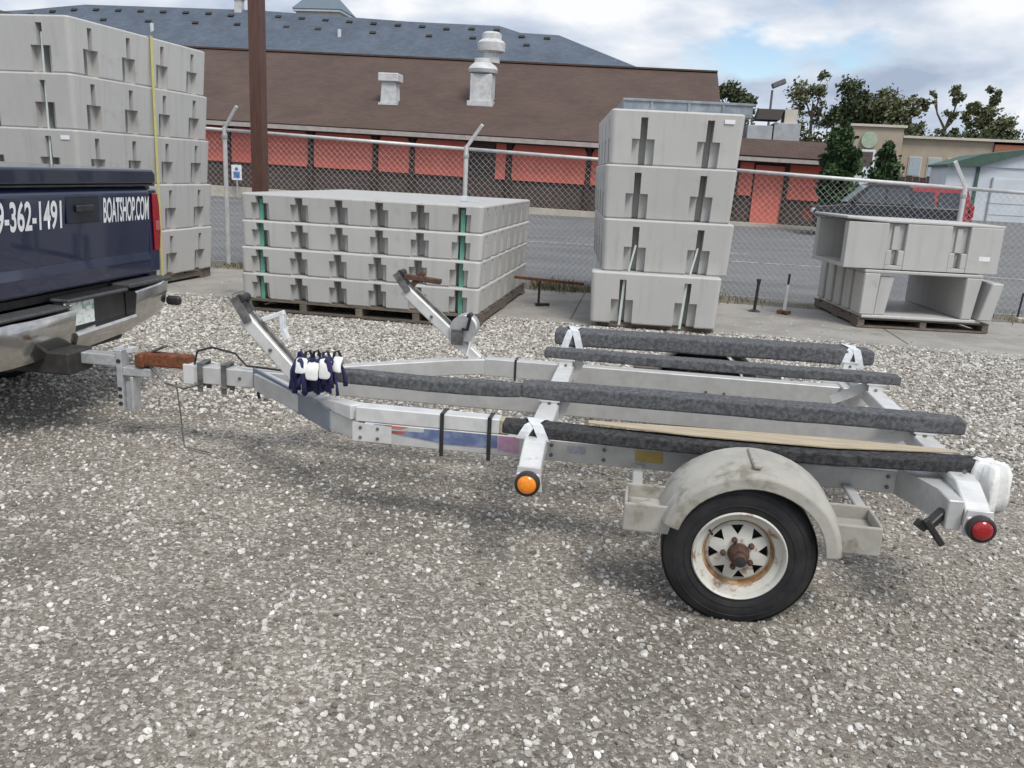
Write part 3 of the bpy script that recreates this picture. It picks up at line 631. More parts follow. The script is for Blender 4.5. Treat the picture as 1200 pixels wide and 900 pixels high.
def parked_pickup():
    t = thing('parked_pickup', 'black parked pickup facing left behind the chain-link fence', 'pickup', 7.1, 26.0, -.1)
    t.scale = (.86, .95, 1)
    pr = [(-2.5, .5), (-2.55, .85), (-2.4, 1.05), (-1.25, 1.18), (.9, 1.2), (.95, 1.18), (2.6, 1.18), (2.65, .6), (2.2, .45)]
    body_shell(pr, .95, lambda z: .04 if z > 1 else 0).build('body', 'car_black', t, bevel=.04, seg=2)
    cab = [(-1.35, 1.16), (-.55, 1.78), (-.3, 1.84), (.75, 1.84), (.95, 1.75), (1.05, 1.16)]
    body_shell(cab, .9, lambda z: .18 if z > 1.5 else .02).build('cab', 'car_black', t, bevel=.03, seg=2)
    for sg in (-1, 1):
        MB().add([(-1.0, sg*.885, 1.22), (-.02, sg*.885, 1.22), (-.02, sg*.745, 1.72), (-.52, sg*.745, 1.72)], [(0, 1, 2, 3)]).build('window', 'glass', t)
        MB().add([(.06, sg*.885, 1.22), (.88, sg*.885, 1.22), (.8, sg*.745, 1.72), (.06, sg*.745, 1.72)], [(0, 1, 2, 3)]).build('window', 'glass', t)
        MB().box((-1.1, sg*1.0, 1.25), (.12, .2, .16)).build('mirror', 'car_black', t, bevel=.03)
        for x in (-1.6, 1.65): wheel_simple(t, x, sg*.85, .39)
    MB().add([(-1.3, -.8, 1.2), (-1.3, .8, 1.2), (-.6, .68, 1.75), (-.6, -.68, 1.75)], [(0, 1, 2, 3)]).build('windscreen', 'pale_glass', t, loc=(-.025, 0, .02))
    MB().box((-2.5, -.75, .9), (.1, .3, .15)).build('headlight', 'bldg_white', t, bevel=.02)
parked_pickup()
def red_suv():
    t = thing('parked_suv', 'red parked SUV with its tail to the right behind the black pickup', 'SUV', 8.75, 29.6, -.1)
    pr = [(-2.2, .4), (-2.25, .85), (-1.2, 1.05), (-.3, 1.75), (0, 1.85), (1.85, 1.86), (2.05, 1.8), (2.22, 1.05), (2.28, .5), (2.1, .38)]
    body_shell(pr, .93, lambda z: .17 if z > 1.5 else 0).build('body', 'car_red', t, bevel=.05, seg=2)
    for sg in (-1, 1):
        for a, b in ((-.75, .1), (.2, .95), (1.05, 1.9)):
            MB().add([(a, sg*.94, 1.1), (b, sg*.94, 1.1), (b-.06, sg*.80, 1.66), (a+.25 if a < 0 else a, sg*.80, 1.66)], [(0, 1, 2, 3)]).build('window', 'glass', t)
        MB().box((2.18, sg*.84, 1.05), (.18, .2, .42)).build('tail_light', 'red_lens', t, bevel=.03)
        for x in (-1.4, 1.45): wheel_simple(t, x, sg*.84, .36)
    MB().box((0.9, -.6, 1.91), (2.0, .05, .05)).build('roof_rail', 'galv', t); MB().box((0.9, .6, 1.91), (2.0, .05, .05)).build('roof_rail', 'galv', t)
    MB().box((2.2, 0, .62), (.2, 1.8, .16)).build('bumper', 'galv', t, bevel=.04)
red_suv()

# ------------------------------------------------------------------ chain-link fence, pole, signs
def fence():
    t = thing('chain_link_fence', 'galvanised chain-link fence with angled arms along the back of the lot', 'fence', 0, 7.65, 0)
    fh = lambda s: 1.9-.03*(s+6.3)
    posts = [-9.75, -6.36, -2.9, .25, 3.48, 6.9]
    for i, s in enumerate(posts):
        h = fh(s)
        p = MB().tube([(s, 0, -.1), (s, 0, h+.02)], .031, 12).build('post', 'fencepaint', t, smooth=R(40))
        dirn = 1 if s < 3 else -1
        MB().bar((s, 0, h), (s+.17*dirn+ (.05 if dirn > 0 else -.02), -.06, h+.30), .045, .03, up=(0, 1, 0)).build('barb_arm', 'fencepaint', p, bevel=.004)
        MB().lathe([(.036, 0), (.040, .01), (.040, .05), (.036, .06)], c=(s, 0, h-.14), axis='z', seg=12).build('tension_band', 'galv', p)
    for a, b in zip(posts[:-1], posts[1:]):
        MB().tube([(a+.03, 0, fh(a)-.02), (b-.03, 0, fh(b)-.02)], .023, 10).build('top_rail', 'fencepaint', t, smooth=True)
    a, b = posts[0], posts[-1]
    MB().tube([(a, .01, .05), (b, .01, .05)], .003, 5).build('tension_wire', 'wire', t)
    w = MB(); pitch = .041; k = int((b-a)/pitch); r = .0024
    for i in range(k):
        x = a+i*pitch; h = fh(x)-.03; q = int(h/pitch); path = []
        for j in range(q+1):
            e_ = (i+j) % 2
            path.append((x+(pitch/2 if e_ else -pitch/2)*1.03, (.003 if e_ else -.003)+.035, .03+j*pitch))
        w.tube(path, r, 3, cap=False)
    o = w.build('mesh', 'wire', t); tag(o, kind='stuff')
fence()
t = thing('steel_pole', 'tall square brown steel pole standing behind the low dock stack', 'pole', -5.62, 7.15, 0)
MB().bb(-.085, .085, -.085, .085, 0, 7.5).build('shaft', 'pole', t, bevel=.008)
MB().bb(-.18, .18, -.18, .18, 0, .025).build('base_plate', 'pole', t)
t = thing('parking_sign', 'small blue and white accessible parking sign before the dark wall', 'sign', -16.45, 28.6, 0)
MB().tube([(0, .03, 0), (0, .03, 1.3)], .03, 8).build('post', 'galv', t)
MB().bb(-.21, .21, 0, .012, .68, 1.26).build('sign_plate', 'lettering', t)
MB().lathe([(.0, -.004), (.07, -.004)], c=(.0, 0, 1.1), seg=14).build('symbol', 'sign_blue', t)
MB().bb(-.13, .13, -.006, -.002, .76, 1.0).build('symbol', 'sign_blue', t)

# ------------------------------------------------------------------ dock sections
def dock_outline(L, Wd, nx, ny, wid, dep, inset=0, rad=.045, side_f=1):
    """plan outline, nx slots on the y faces, ny on the x faces"""
    hx, hy = L/2-inset, Wd/2-inset
    pts = []
    def side(a, b, n, hw):
        # from corner a to b, slots inward (left of direction)
        a, b = Vector(a), Vector(b); d = (b-a); ln_ = d.length; d.normalize(); inn = Vector((-d.y, d.x))
        inn0 = Vector((-d.y, d.x))
        for q_ in range(1, 4):                      # rounded vertical corner
            th = math.pi/2*(q_/4); c_ = a+d*rad+inn0*rad
            pts.append(c_-d*rad*math.cos(th)-inn0*rad*math.sin(th))
        pts.append(a+d*rad)
        for i in range(n):
            full = ln_+2*inset; c = full*(i+.5)/n-inset
            for st in wid:
                pass
            for (off, dp) in prof: pts.append(a+d*(c+off)+inn*dp*hw)
        pts.append(b-d*rad)
    prof = []
    if wid:
        w0, d0 = wid[0], dep[0]
        if len(wid) == 1: prof = [(-w0/2, 0), (-w0/2, d0), (w0/2, d0), (w0/2, 0)]
        else:
            w1, d1 = wid[1], dep[1]
            prof = [(-w0/2, 0), (-w0/2, d0), (-w1/2, d0), (-w1/2, d1), (w1/2, d1), (w1/2, d0), (w0/2, d0), (w0/2, 0)]
    side((-hx, -hy), (hx, -hy), nx, 1); side((hx, -hy), (hx, hy), ny, side_f); side((hx, hy), (-hx, hy), nx, 1); side((-hx, hy), (-hx, -hy), ny, side_f)
    return [(p.x, p.y) for p in pts]
def dock_mesh(name, L, Wd, H, nx, ny, w_wide, w_nar, z1, z2, d_wide=.035, d_nar=.075, draft=.03, side_f=1):
    b = MB()
    def band(z0, z1_, wid, dep, i0, i1, top=False, bot=True):
        A = dock_outline(L, Wd, nx, ny, wid, dep, i0, side_f=side_f); B = dock_outline(L, Wd, nx, ny, wid, dep, i1, side_f=side_f)
        f0, f1 = 1-draft*(1-z0/H), 1-draft*(1-z1_/H); n = len(A)
        vs = [(x*f0, y*f0, z0) for x, y in A]+[(x*f1, y*f1, z1_) for x, y in B]
        fs = [(k, (k+1) % n, n+(k+1) % n, n+k) for k in range(n)]
        if bot: fs.append(tuple(reversed(range(n))))
        if top: fs.append(tuple(range(n, 2*n)))
        b.add(vs, fs)
    two, twod, one, oned = (w_wide, w_nar), (d_wide, d_nar), (w_nar,), (d_nar,)
    band(0, .014, two, twod, .012, 0); band(.014, z1, two, twod, 0, 0, bot=False)
    band(z1, z2, one, oned, 0, 0); band(z2, H-.018, (), (), 0, 0); band(H-.018, H-.008, (), (), 0, .006, bot=False); band(H-.008, H-.001, (), (), .006, .02, bot=False, top=True)
    me = b.mesh(name); me.materials.append(M['dock']); return me
TALL = dock_mesh('tall_dock', 1.30, 2.45, .525, 2, 4, .225, .068, .25, .453, .075, .17)
LOWD = dock_mesh('low_dock', 2.47, 2.85, .262, 6, 7, .185, .080, .17, .236, .06, .14, draft=.012, side_f=.10)
def dock(me, label, s, n, z, rz, group, cap=None):
    o = link('dock_section', me); o.location = site(s, n, z); o.rotation_euler = (0, 0, YAW+rz)
    return tag(o, label, 'dock section', group)
def pallet(label, s, n, L, Wd, H, rz=0, nb=8, ns=4, group='wooden pallets under the dock stacks'):
    t = thing('pallet', label, 'pallet', s, n, 0, group, rz)
    bw = Wd/(nb*1.25); bt = .02
    me = MB().box((0, 0, 0), (L, bw, bt)).mesh('board'); me.materials.append(M['wood_old'])
    for k in range(nb):
        y = -Wd/2+bw/2+(Wd-bw)*k/(nb-1)
        link('board', me, t, loc=(rnd.uniform(-.01, .01), y, H-bt/2), rot=(0, 0, rnd.uniform(-.006, .006)))
    for y in (-Wd/2+bw/2, 0, Wd/2-bw/2): link('board', me, t, loc=(rnd.uniform(-.01, .01), y, .012+bt/2))
    ms = MB().box((0, 0, 0), (.07, Wd, H-2*bt-.016)).mesh('stringer'); ms.materials.append(M['wood_old'])
    for k in range(ns):
        link('stringer', ms, t, loc=(-L/2+.04+(L-.08)*k/(ns-1), .003, .012+bt+(H-2*bt-.014)/2))
    return t

# low stack
LS, LNn = -3.16, 5.47
RZ = R(-1.5)
pallet('weathered pallet under the low wide dock stack', LS, LNn, 2.44, 2.8, .13, RZ, 9, 5)
nm = ('bottom', 'second lowest', 'third from the ground', 'topmost')
for k in range(4):
    dock(LOWD, f'{nm[k]} shallow pale grey dock section of the low wide stack', LS+rnd.uniform(-.008, .008), LNn+rnd.uniform(-.006, .006), .132+k*.2625, RZ+rnd.uniform(-.002, .002), 'shallow dock sections')
def strap(label, mt, s, n, z0, z1, w, rz=0, tilt=0, cat='strap', group='bands round the dock stacks'):
    o = MB().add([(-w/2+tilt, -.002, z0), (w/2+tilt, -.002, z0), (w/2, -.002, z1), (-w/2, -.002, z1), (-w/2+tilt, .002, z0), (w/2+tilt, .002, z0), (w/2, .002, z1), (-w/2, .002, z1)],
                 [(0, 1, 2, 3), (7, 6, 5, 4), (0, 4, 5, 1), (3, 2, 6, 7), (0, 3, 7, 4), (1, 5, 6, 2)]).build('packing_strap', mt)
    placed(o, s, n, 0, rz); return tag(o, label, cat, group)
pitch = 2.47/6
for i, lab in ((0, 'green packing strap in the leftmost slots of the low stack'), (5, 'green packing strap in the rightmost slots of the low stack')):
    x = -2.47/2+pitch*(i+.5)
    c = site(LS, LNn)+Matrix.Rotation(YAW+RZ, 3, 'Z') @ Vector((x, -2.85/2+.062, 0))
    o = strap(lab, 'strap_green', 0, 0, .10, 1.13, .042, RZ); o.location = c
t = thing('offcut_block', 'small white block left on top of the low stack', 'block', LS+.82, LNn-.55, .132+4*.2625)
MB().bb(-.035, .035, -.03, .03, 0, .055).bb(.04, .16, -.01, .01, 0, .008).build('block', 'bldg_white', t, bevel=.004)

# tall stack
TS, TN = -.2, 5.96
nm = ('lowest', 'second lowest', 'second highest', 'topmost')
offs = ((-.135, -.1, R(2.0)), (-.125, 0, R(5.5)), (-.15, .02, R(5.5)), (-.14, .03, R(6.0)))
pallet('flat pallet hidden under the tall narrow dock stack', TS-.13, TN, 1.2, 2.4, .052, R(3), 7, 3)
for k in range(4):
    dx, dy, rz = offs[k]
    dock(TALL, f'{nm[k]} deep grey dock section in the tall narrow stack', TS+dx, TN+dy, .055+k*.526, rz, 'deep dock sections')
for j, (k, lab, tilt) in enumerate(((0, 'white strap in left slot of the lowest deep section', -.02), (0, 'white strap in right slot of the lowest deep section', -.03))):
    x = -.3175 if j == 0 else .3175
    dx, dy, rz = offs[k]
    c = site(TS+dx, TN+dy)+Matrix.Rotation(YAW+rz, 3, 'Z') @ Vector((x*.98, -2.45/2+.045, 0))
    o = strap(lab, 'strap_white', 0, 0, .04, .50, .024, rz, tilt); o.location = c
for j, (lab, tilt) in enumerate((('white strap slanting in left slot of second lowest deep section', -.05), ('white strap slanting in right slot of second lowest deep section', -.05))):
    x = -.3175 if j == 0 else .3175
    dx, dy, rz = offs[1]
    c = site(TS+dx, TN+dy)+Matrix.Rotation(YAW+rz, 3, 'Z') @ Vector((x*.98, -2.45/2+.035, 0))
    o = strap(lab, 'strap_white', 0, 0, .585, .85, .018, rz, tilt); o.location = c
t = thing('liner_sheet', 'grey-blue moulded tray lying on top of the tall stack', 'tray', TS-.04, TN+.15, .055+4*.526, rz=R(6))
b_ = MB()
b_.bb(-.62, .70, -.85, 1.0, .0, .018).bb(-.62, .70, -.85, -.83, .018, .13).bb(-.62, .70, .98, 1.0, .018, .13).bb(-.62, -.60, -.83, .98, .018, .13).bb(.68, .70, -.83, .98, .018, .13)
b_.build('tray', 'board_blue', t, bevel=.006)
MB().bb(-.63, .71, -.865, -.85, .115, .14).build('rim_lip', 'board_blue', t, bevel=.004)
for x in (-.33, .05, .4): MB().bb(x-.012, x+.012, -.862, -.85, .01, .114).build('rib', 'board_blue', t)

# left stack (mostly behind the truck)
XS, XN = -6.63, 5.20
nm = ('lowest', 'second lowest', 'middle', 'second highest', 'topmost')
XR = R(-3.0)
pallet('dark pallet under the five-high stack at the left edge', XS, XN, 1.2, 2.4, .12, XR, 8, 4)
for k in range(5):
    dock(TALL, f'{nm[k]} deep grey dock section in the five-high left stack', XS+rnd.uniform(-.012, .012), XN+rnd.uniform(-.012, .012), .122+k*.526, XR+rnd.uniform(-.004, .004), 'deep dock sections')
MBy = MB(); w = .045
xo = 1.30/2+.004
MBy.bb(xo, xo+.003, .05, .05+w, .12, 2.76).bb(-xo, xo, .05, .05+w, 2.756, 2.759).bb(-xo-.003, -xo, .05, .05+w, .12, 2.76)
o = MBy.build('ratchet_strap', 'strap_yellow'); placed(o, XS, XN, 0, XR); tag(o, 'yellow strap running down the side of the five-high stack', 'strap', 'bands round the dock stacks')
c = site(XS, XN)+Matrix.Rotation(YAW+XR, 3, 'Z') @ Vector((.3175, -2.45/2+.03, 0))
o = strap('pale green strap in the front slots of the five-high stack', 'strap_white', 0, 0, .12, 2.6, .02, XR); o.location = c
# stickers on the sections
for lab, s0, n0, x, y, z, rz in (('white sticker on topmost section of the five-high stack', XS, XN, .5, -1.226, 2.68, XR), ('white sticker at top right of the tall narrow stack', TS-.14, TN+.03, .5, -1.227, 2.08, R(6)), ('white sticker on third section of the five-high stack', XS, XN, .52, -1.226, 1.62, XR)):
    o = MB().bb(-.05, .05, -.002, .001, -.02, .02).build('sticker', 'lettering'); o.location = site(s0, n0)+Matrix.Rotation(YAW+rz, 3, 'Z') @ Vector((x, y, z)); o.rotation_euler = (0, 0, YAW+rz); tag(o, lab, 'sticker', 'stickers on the dock sections')

# right pile: two hollow dock sections on a pallet
def hollow(name, label, L, Wd, H, s, n, z, rz, th=.05, axis='y', slots=(), inverted=False, floor=True, leg=.1):
    """open-ended dock section, tunnel along `axis`; side walls flare; slots = positions on the wall facing -y (axis x) or -x (axis y)"""
    t = thing(name, label, 'dock section', s, n, z, 'hollow dock sections on the right pallet', rz)
    return t
pallet('broken-edged pallet under the two hollow dock sections', 2.63, 6.75, 1.46, 1.55, .12, R(7), 6, 3)
# lower one: tunnel runs away from the camera
HZ = .122
t = thing('dock_section', 'open-ended hollow dock section lying lowest on the right pallet', 'dock section', 2.58, 6.68, HZ, 'hollow dock sections', R(7))
t.scale = (.93, 1, 1)
d2 = .74
MB().bb(-.70, .72, -d2, d2, 0, .035).build('floor', 'dock', t, bevel=.008)
def wallprof(x0, x1, xt0, xt1, h): return [(x0, .036), (x1, .036), (xt1, h), (xt0, h)]
b_ = MB()
for (a, b) in ((-d2, -.44), (-.34, -.14), (-.04, .16), (.26, .46), (.56, d2)):
    b_.prism([(-.73, .036), (-.56, .036), (-.54, .50), (-.73, .50)], a, b, 'y')
b_.prism([(-.66, .30), (-.57, .30), (-.55, .49), (-.66, .49)], -d2+.01, d2-.01, 'y')
b_.prism([(-.64, .037), (-.57, .037), (-.565, .3), (-.64, .3)], -d2+.01, d2-.01, 'y')
b_.build('side_wall', 'dock', t, bevel=.012)
MB().prism([(-.55, .036), (-.42, .036), (-.36, .46), (-.53, .46)], -d2+.03, -d2+.12, 'y').build('end_rib', 'dock', t, bevel=.01)
MB().prism([(.47, .036), (.60, .036), (.66, .50), (.47, .50)], -d2, d2, 'y').build('side_wall', 'dock', t, bevel=.012)
MB().prism([(.66, .036), (.82, .036), (.90, .455), (.76, .455)], -d2-.04, d2, 'y').build('side_wall', 'dock', t, bevel=.012)
MB().bb(-.73, .66, -d2, d2, .501, .535).build('deck', 'dock', t, bevel=.008)
# upper one: tunnel runs sideways, slotted wall towards the camera
t = thing('dock_section', 'upside-down hollow dock section lying across the top of the right pile', 'dock section', 2.52, 6.50, HZ+.545, 'hollow dock sections', R(7.5))
hx, hy, hh = .845, .54, .50
b_ = MB(); wall = .11
front = [(-hx, 0)]
def wpanel(x0, x1, z0, z1, y0=-hy, y1=-hy+wall): b_.bb(x0, x1, y0, y1, z0, z1)
xs = [(-hx, -.40), (-.20, .29), (.49, hx)]
for a, c in xs: wpanel(a, c, 0, hh)
for c in (-.30, .39):
    wpanel(c-.0999, c+.0999, 0, .045, -hy+.003, -hy+wall-.003)
    wpanel(c-.0999, c-.036, .0452, .21, -hy+.003, -hy+wall-.003); wpanel(c+.036, c+.0999, .0452, .21, -hy+.003, -hy+wall-.003)
    wpanel(c-.0999, c+.0999, .2102, hh-.002, -hy+.055, -hy+wall-.003)
    wpanel(c-.036, c+.036, .0452, .2098, -hy+.075, -hy+wall-.003)
    b_.bb(c-.035, c+.03, -hy+.03, -hy+.0548, .2105, hh-.02)
b_.build('slotted_wall', 'dock', t, bevel=.006)
MB().bb(-hx, hx, hy-wall, hy, 0, hh).build('rear_wall', 'dock', t, bevel=.012)
MB().bb(-hx, hx, -hy+wall+.001, hy-wall-.001, 0, .04).build('floor', 'dock', t, bevel=.006)
MB().sweep([(-hx-.03, 0, hh+.045), (-.4, 0, hh+.02), (.3, 0, hh+.018), (hx+.02, 0, hh+.012)], [2*hy+.02, 2*hy, 2*hy, 2*hy-.02], .03).build('deck', 'dock', t, bevel=.008)
MB().bb(.62, .74, -hy-.0025, -hy, .14, .19).build('label_sticker', 'lettering', t)

# ------------------------------------------------------------------ small things by the fence
t = thing('pipe_stake', 'short black pipe stake in the slab right of the tall stack', 'stake', .96, 6.6, 0)
MB().tube([(0, 0, 0), (.015, 0, .36)], .018, 8).build('shaft', 'rubber_cap', t); MB().lathe([(0, .36), (.026, .36), (.026, .40), (0, .40)], c=(.015, 0, 0), axis='z', seg=10).build('cap', 'rubber_cap', t)
MB().lathe([(.0, .008), (.08, .008), (.03, .03), (0, .03)], axis='z', seg=10).build('foot', 'rubber_cap', t)
t = thing('marker_stake', 'rusty white stake with black tip before the hollow sections', 'stake', 1.30, 6.55, 0)
MB().tube([(0, 0, .05), (.012, 0, .36)], .022, 8).build('shaft', 'vent_metal', t); MB().tube([(.012, 0, .36), (.016, 0, .49)], .014, 8).build('tip', 'rubber_cap', t)
MB().box((0, 0, .03), (.16, .05, .03)).box((0, 0, .031), (.05, .16, .03), rot=(0, 0, .3)).build('foot', 'rust', t)
t = thing('pipe_stake', 'black stake with a broken foot at the far right', 'stake', 4.25, 7.35, 0)
MB().tube([(0, 0, .02), (.02, 0, .36)], .013, 8).build('shaft', 'rubber_cap', t); MB().box((.05, 0, .03), (.16, .08, .04), rot=(.2, .1, .4)).box((.12, .05, .05), (.07, .06, .06), rot=(.4, .1, 1)).build('foot', 'kerb', t)
t = thing('rail_stop', 'low rusty red bar on a black leg between the stacks', 'bar', -1.5, 5.85, 0)
MB().bar((-.40, 0, .315), (.42, 0, .285), .03, .03).build('bar', 'rust', t); MB().tube([(-.1, 0, .0), (-.1, 0, .30)], .014, 8).build('leg', 'rubber_cap', t)
MB().box((-.05, -.03, .02), (.16, .05, .035), rot=(0, 0, .5)).build('foot', 'rubber_cap', t)
rr = random.Random(11); v = []; f = []
for i in range(1700):
    s = rr.choice([rr.uniform(-6.6, -5.3), rr.uniform(-1.9, -.7), rr.uniform(.3, 4.8), rr.uniform(-9, 7)]); n = 7.42+rr.gauss(0, .16)
    h = rr.uniform(.02, .09)*(1+.8*math.sin(s*3.1)); a = rr.uniform(0, 6.28); lx, ly = math.cos(a), math.sin(a); ln_ = rr.uniform(.2, .9)*h; w = rr.uniform(.004, .012); o = len(v)
    v += [(s-ly*w, n+lx*w, 0), (s+ly*w, n-lx*w, 0), (s+lx*ln_+ly*w*.3, n+ly*ln_-lx*w*.3, h), (s+lx*ln_*.9-ly*w*.3, n+ly*ln_*.9+lx*w*.3, h)]; f.append((o, o+1, o+2, o+3))
me = bpy.data.meshes.new('weeds'); me.from_pydata(v, [], f); me.materials.append(M['weed'])
tag(placed(link('weeds', me)), 'dry grass and weeds along the foot of the fence', 'weeds', kind='stuff')
b_ = MB(); b_.add([(-16, 7.2, .0), (14, 7.2, 0), (14, 7.78, 0), (-16, 7.78, 0)], [(0, 1, 2, 3)])
M['dirt'] = mat('dirt_strip', (.14, .125, .10), (.20, .18, .145), scale=5, rough=1, bump=.5, bscale=30)
tag(placed(b_.build('dirt_strip', 'dirt'), 0, 0, .006), kind='structure')

# ------------------------------------------------------------------ pickup truck at the left edge
def pickup():
    t = thing('pickup_truck', 'dark navy pickup with white phone lettering on its tailgate', 'pickup', -3.58, .36, 0)
    t.scale = (1, 1.055, 1)
    hw = .76
    # bed sides, floor and cab stretch forward (to -x)
    for sg in (-1, 1):
        pr = [(sg*(hw-.10), .62), (sg*(hw-.02), .60), (sg*hw, .80), (sg*(hw+.01), 1.05), (sg*(hw-.015), 1.25), (sg*(hw-.05), 1.315), (sg*(hw-.12), 1.315)]
        MB().prism(pr, -2.0, -.012, 'x').build('bed_side', 'navy_paint', t, bevel=.012, seg=2)
        # corner post carrying the tail light
        MB().prism([(sg*(.652), .765), (sg*(hw-.005), .765), (sg*(hw), .9), (sg*(hw-.01), 1.285), (sg*.652, 1.285)], -.0115, .012, 'x').build('corner_post', 'navy_paint', t, bevel=.01, seg=2)
        L = MB().prism([(sg*.690, .90), (sg*(hw-.018), .905), (sg*(hw-.004), 1.02), (sg*(hw-.010), 1.20), (sg*(hw-.026), 1.262), (sg*.684, 1.262)], .0125, .028, 'x').build('tail_light', 'red_lens', t, bevel=.012, seg=2)
        MB().prism([(sg*.70, 1.03), (sg*(hw-.02), 1.03), (sg*(hw-.02), 1.09), (sg*.70, 1.09)], .0285, .030, 'x').build('reverse_lamp', mat('pale_red_lens', (.45, .12, .12), rough=.25, coat=.5), L)
    MB().bb(-2.0, -.03, -hw+.12, hw-.12, .70, .74).build('bed_floor', 'black_metal', t)
    # tailgate
    tg = MB()
    prof = [(.0, .755), (.018, .763), (.022, .85), (.012, .90), (.030, 1.255), (.028, 1.268), (.004, 1.303), (-.045, 1.305), (-.045, .755)]
    n = len(prof); vs = [(x, y, z) for y in (-.644, .644) for x, z in prof]
    tg.add(vs, [(k, (k+1) % n, n+(k+1) % n, n+k) for k in range(n)]+[tuple(range(n)), tuple(reversed(range(n, 2*n)))])
    g = tg.build('tailgate', 'navy_paint', t, bevel=.006, seg=2)
    # handle recess
    MB().bb(.0255, .034, -.125, .15, 1.11, 1.262).build('handle_bezel', mat('navy_handle', (.006, .009, .024), rough=.4, coat=.3), g, bevel=.006)
    MB().bb(.034, .05, -.06, .085, 1.17, 1.21).build('handle', 'rubber_cap', g, bevel=.006)
    # tonneau lid on the bed
    MB().prism([(-.644-.08, 1.318), (.72, 1.318), (.72, 1.385), (.69, 1.408), (-.69, 1.408), (-.724, 1.385)], -2.0, .03, 'x').build('tonneau_cover', mat('navy_cover', (.008, .013, .034), (.011, .017, .04), rough=.3, coat=.8), t, bevel=.014, seg=3)
    MB().bb(.0, .034, -.70, .70, 1.307, 1.317).build('seal', 'rubber_cap', t)
    # cab and front
    cab = [(-2.03, .55), (-2.03, 1.30), (-2.12, 1.72), (-2.3, 1.80), (-3.5, 1.80), (-3.7, 1.72), (-4.25, 1.22), (-5.35, 1.08), (-5.5, .9), (-5.5, .5)]
    nn = len(cab); vs = [(x, sg*(hw-.02-(.16 if z > 1.5 else 0)), z) for sg in (-1, 1) for x, z in cab]
    MB().add(vs, [(k, (k+1) % nn, nn+(k+1) % nn, nn+k) for k in range(nn)]+[tuple(range(nn)), tuple(reversed(range(nn, 2*nn)))]).build('cab', 'navy_paint', t, bevel=.04, seg=2)
    MB().add([(-2.062, -.58, 1.36), (-2.062, .58, 1.36), (-2.125, .52, 1.69), (-2.125, -.52, 1.69)], [(0, 1, 2, 3)]).build('rear_window', 'glass', t, loc=(.03, 0, 0))
    for sg in (-1, 1):
        MB().add([(-2.3, sg*.745, 1.3), (-3.0, sg*.745, 1.3), (-3.0, sg*.60, 1.70), (-2.3, sg*.60, 1.70)], [(0, 1, 2, 3)]).build('side_window', 'glass', t, loc=(0, sg*.012, 0))
        for x in (-1.05, -4.55): wheel_simple(t, x, sg*.62, .36, .23)
    MB().bb(-5.2, -.15, -.5, .5, .42, .58).build('chassis', 'black_metal', t)
    # rear bumper
    bp = thing_part = bpy.data.objects.new('rear_bumper', None); col.objects.link(bp); bp.parent = t
    def section(y0, y1, z0a, z0b, z1a, z1b, x0=.02, x1=.155, name='bumper_end'):
        # slightly bowed chrome face, wraps at the outer end
        k = 8; b = MB(); vs = []; fs = []
        for i in range(k+1):
            f = i/k; y = y0+(y1-y0)*f; z0 = z0a+(z0b-z0a)*f; z1 = z1a+(z1b-z1a)*f
            bow = -.10*(abs(y)/hw)**6
            pr = [(x0, z0+.03), (x1-.045+bow, z0), (x1-.028+bow, z0+.03), (x1-.012+bow, (z0+z1)/2), (x1+bow, z1-.014), (x1-.010+bow, z1), (x0, z1)]
            vs += [(px, y, pz) for px, pz in pr]
        q = 7
        for i in range(k):
            for j in range(q-1): fs.append((i*q+j, i*q+j+1, i*q+q+j+1, i*q+q+j))
            fs.append((i*q+q-1, i*q, i*q+q, i*q+2*q-1))
        fs += [tuple(range(q)), tuple(reversed(range(k*q, k*q+q)))]
        return b.add(vs, fs).build(name, 'chrome', bp, smooth=R(50))
    section(.268, .735, .475, .545, .70, .73)
    section(-.268, -.76, .465, .42, .672, .655)
    section(-.266, .266, .435, .465, .545, .565, name='lower_lip')
    MB().bb(.02, .075, -.262, .262, .55, .70).build('plate_recess', 'rubber_cap', bp)
    MB().bb(-.01, .118, -.75, -.262, .672, .692).bb(-.01, .112, -.2615, .2615, .7002, .722).bb(-.01, .118, .262, .70, .715, .742).build('step_pad', 'step_grey', bp, bevel=.008)
    for k in range(7): MB().bb(.004+.014*k, .011+.014*k, -.25, .25, .722, .726).build('tread_rib', 'rubber_cap', bp)
    MB().box((.10, .745, .575), (.10, .045, .06)).build('end_cap', 'rubber_cap', bp, bevel=.015)
    pl_ = MB().bb(.077, .081, -.262, -.02, .565, .70).build('licence_plate', 'plate', bp, bevel=.003)
    for y in (-.235, -.06): MB().lathe([(0, .004), (.008, .002), (.008, 0)], c=(.081, y, .68), axis='x', seg=8).build('bolt', 'chrome', pl_)
    MB().box((.11, -.262, .688), (.03, .02, .02)).build('plate_lamp', 'chrome', bp, bevel=.004)
    # receiver
    MB().bb(-.35, .24, -.47, -.27, .365, .485).build('hitch_receiver', 'black_metal', t, bevel=.01)
    MB().bb(-.1, .03, -.62, .30, .40, .47).build('hitch_crossbar', 'black_metal', t, bevel=.015)
    # lettering
    def letters(body, y0, y1, z0, hgt, name):
        cu = bpy.data.curves.new(name, 'FONT'); cu.body = body; cu.size = 1; cu.extrude = .0; cu.offset = .022; cu.space_character = .98
        tmp = bpy.data.objects.new('tmp', cu); col.objects.link(tmp)
        dg = bpy.context.evaluated_depsgraph_get(); me = bpy.data.meshes.new_from_object(tmp.evaluated_get(dg)); bpy.data.objects.remove(tmp)
        xs_ = [v.co.x for v in me.vertices]; ys_ = [v.co.y for v in me.vertices]
        sx = (y1-y0)/(max(xs_)-min(xs_)); sy = hgt/(max(ys_)-min(ys_)); xm, ym = min(xs_), min(ys_)
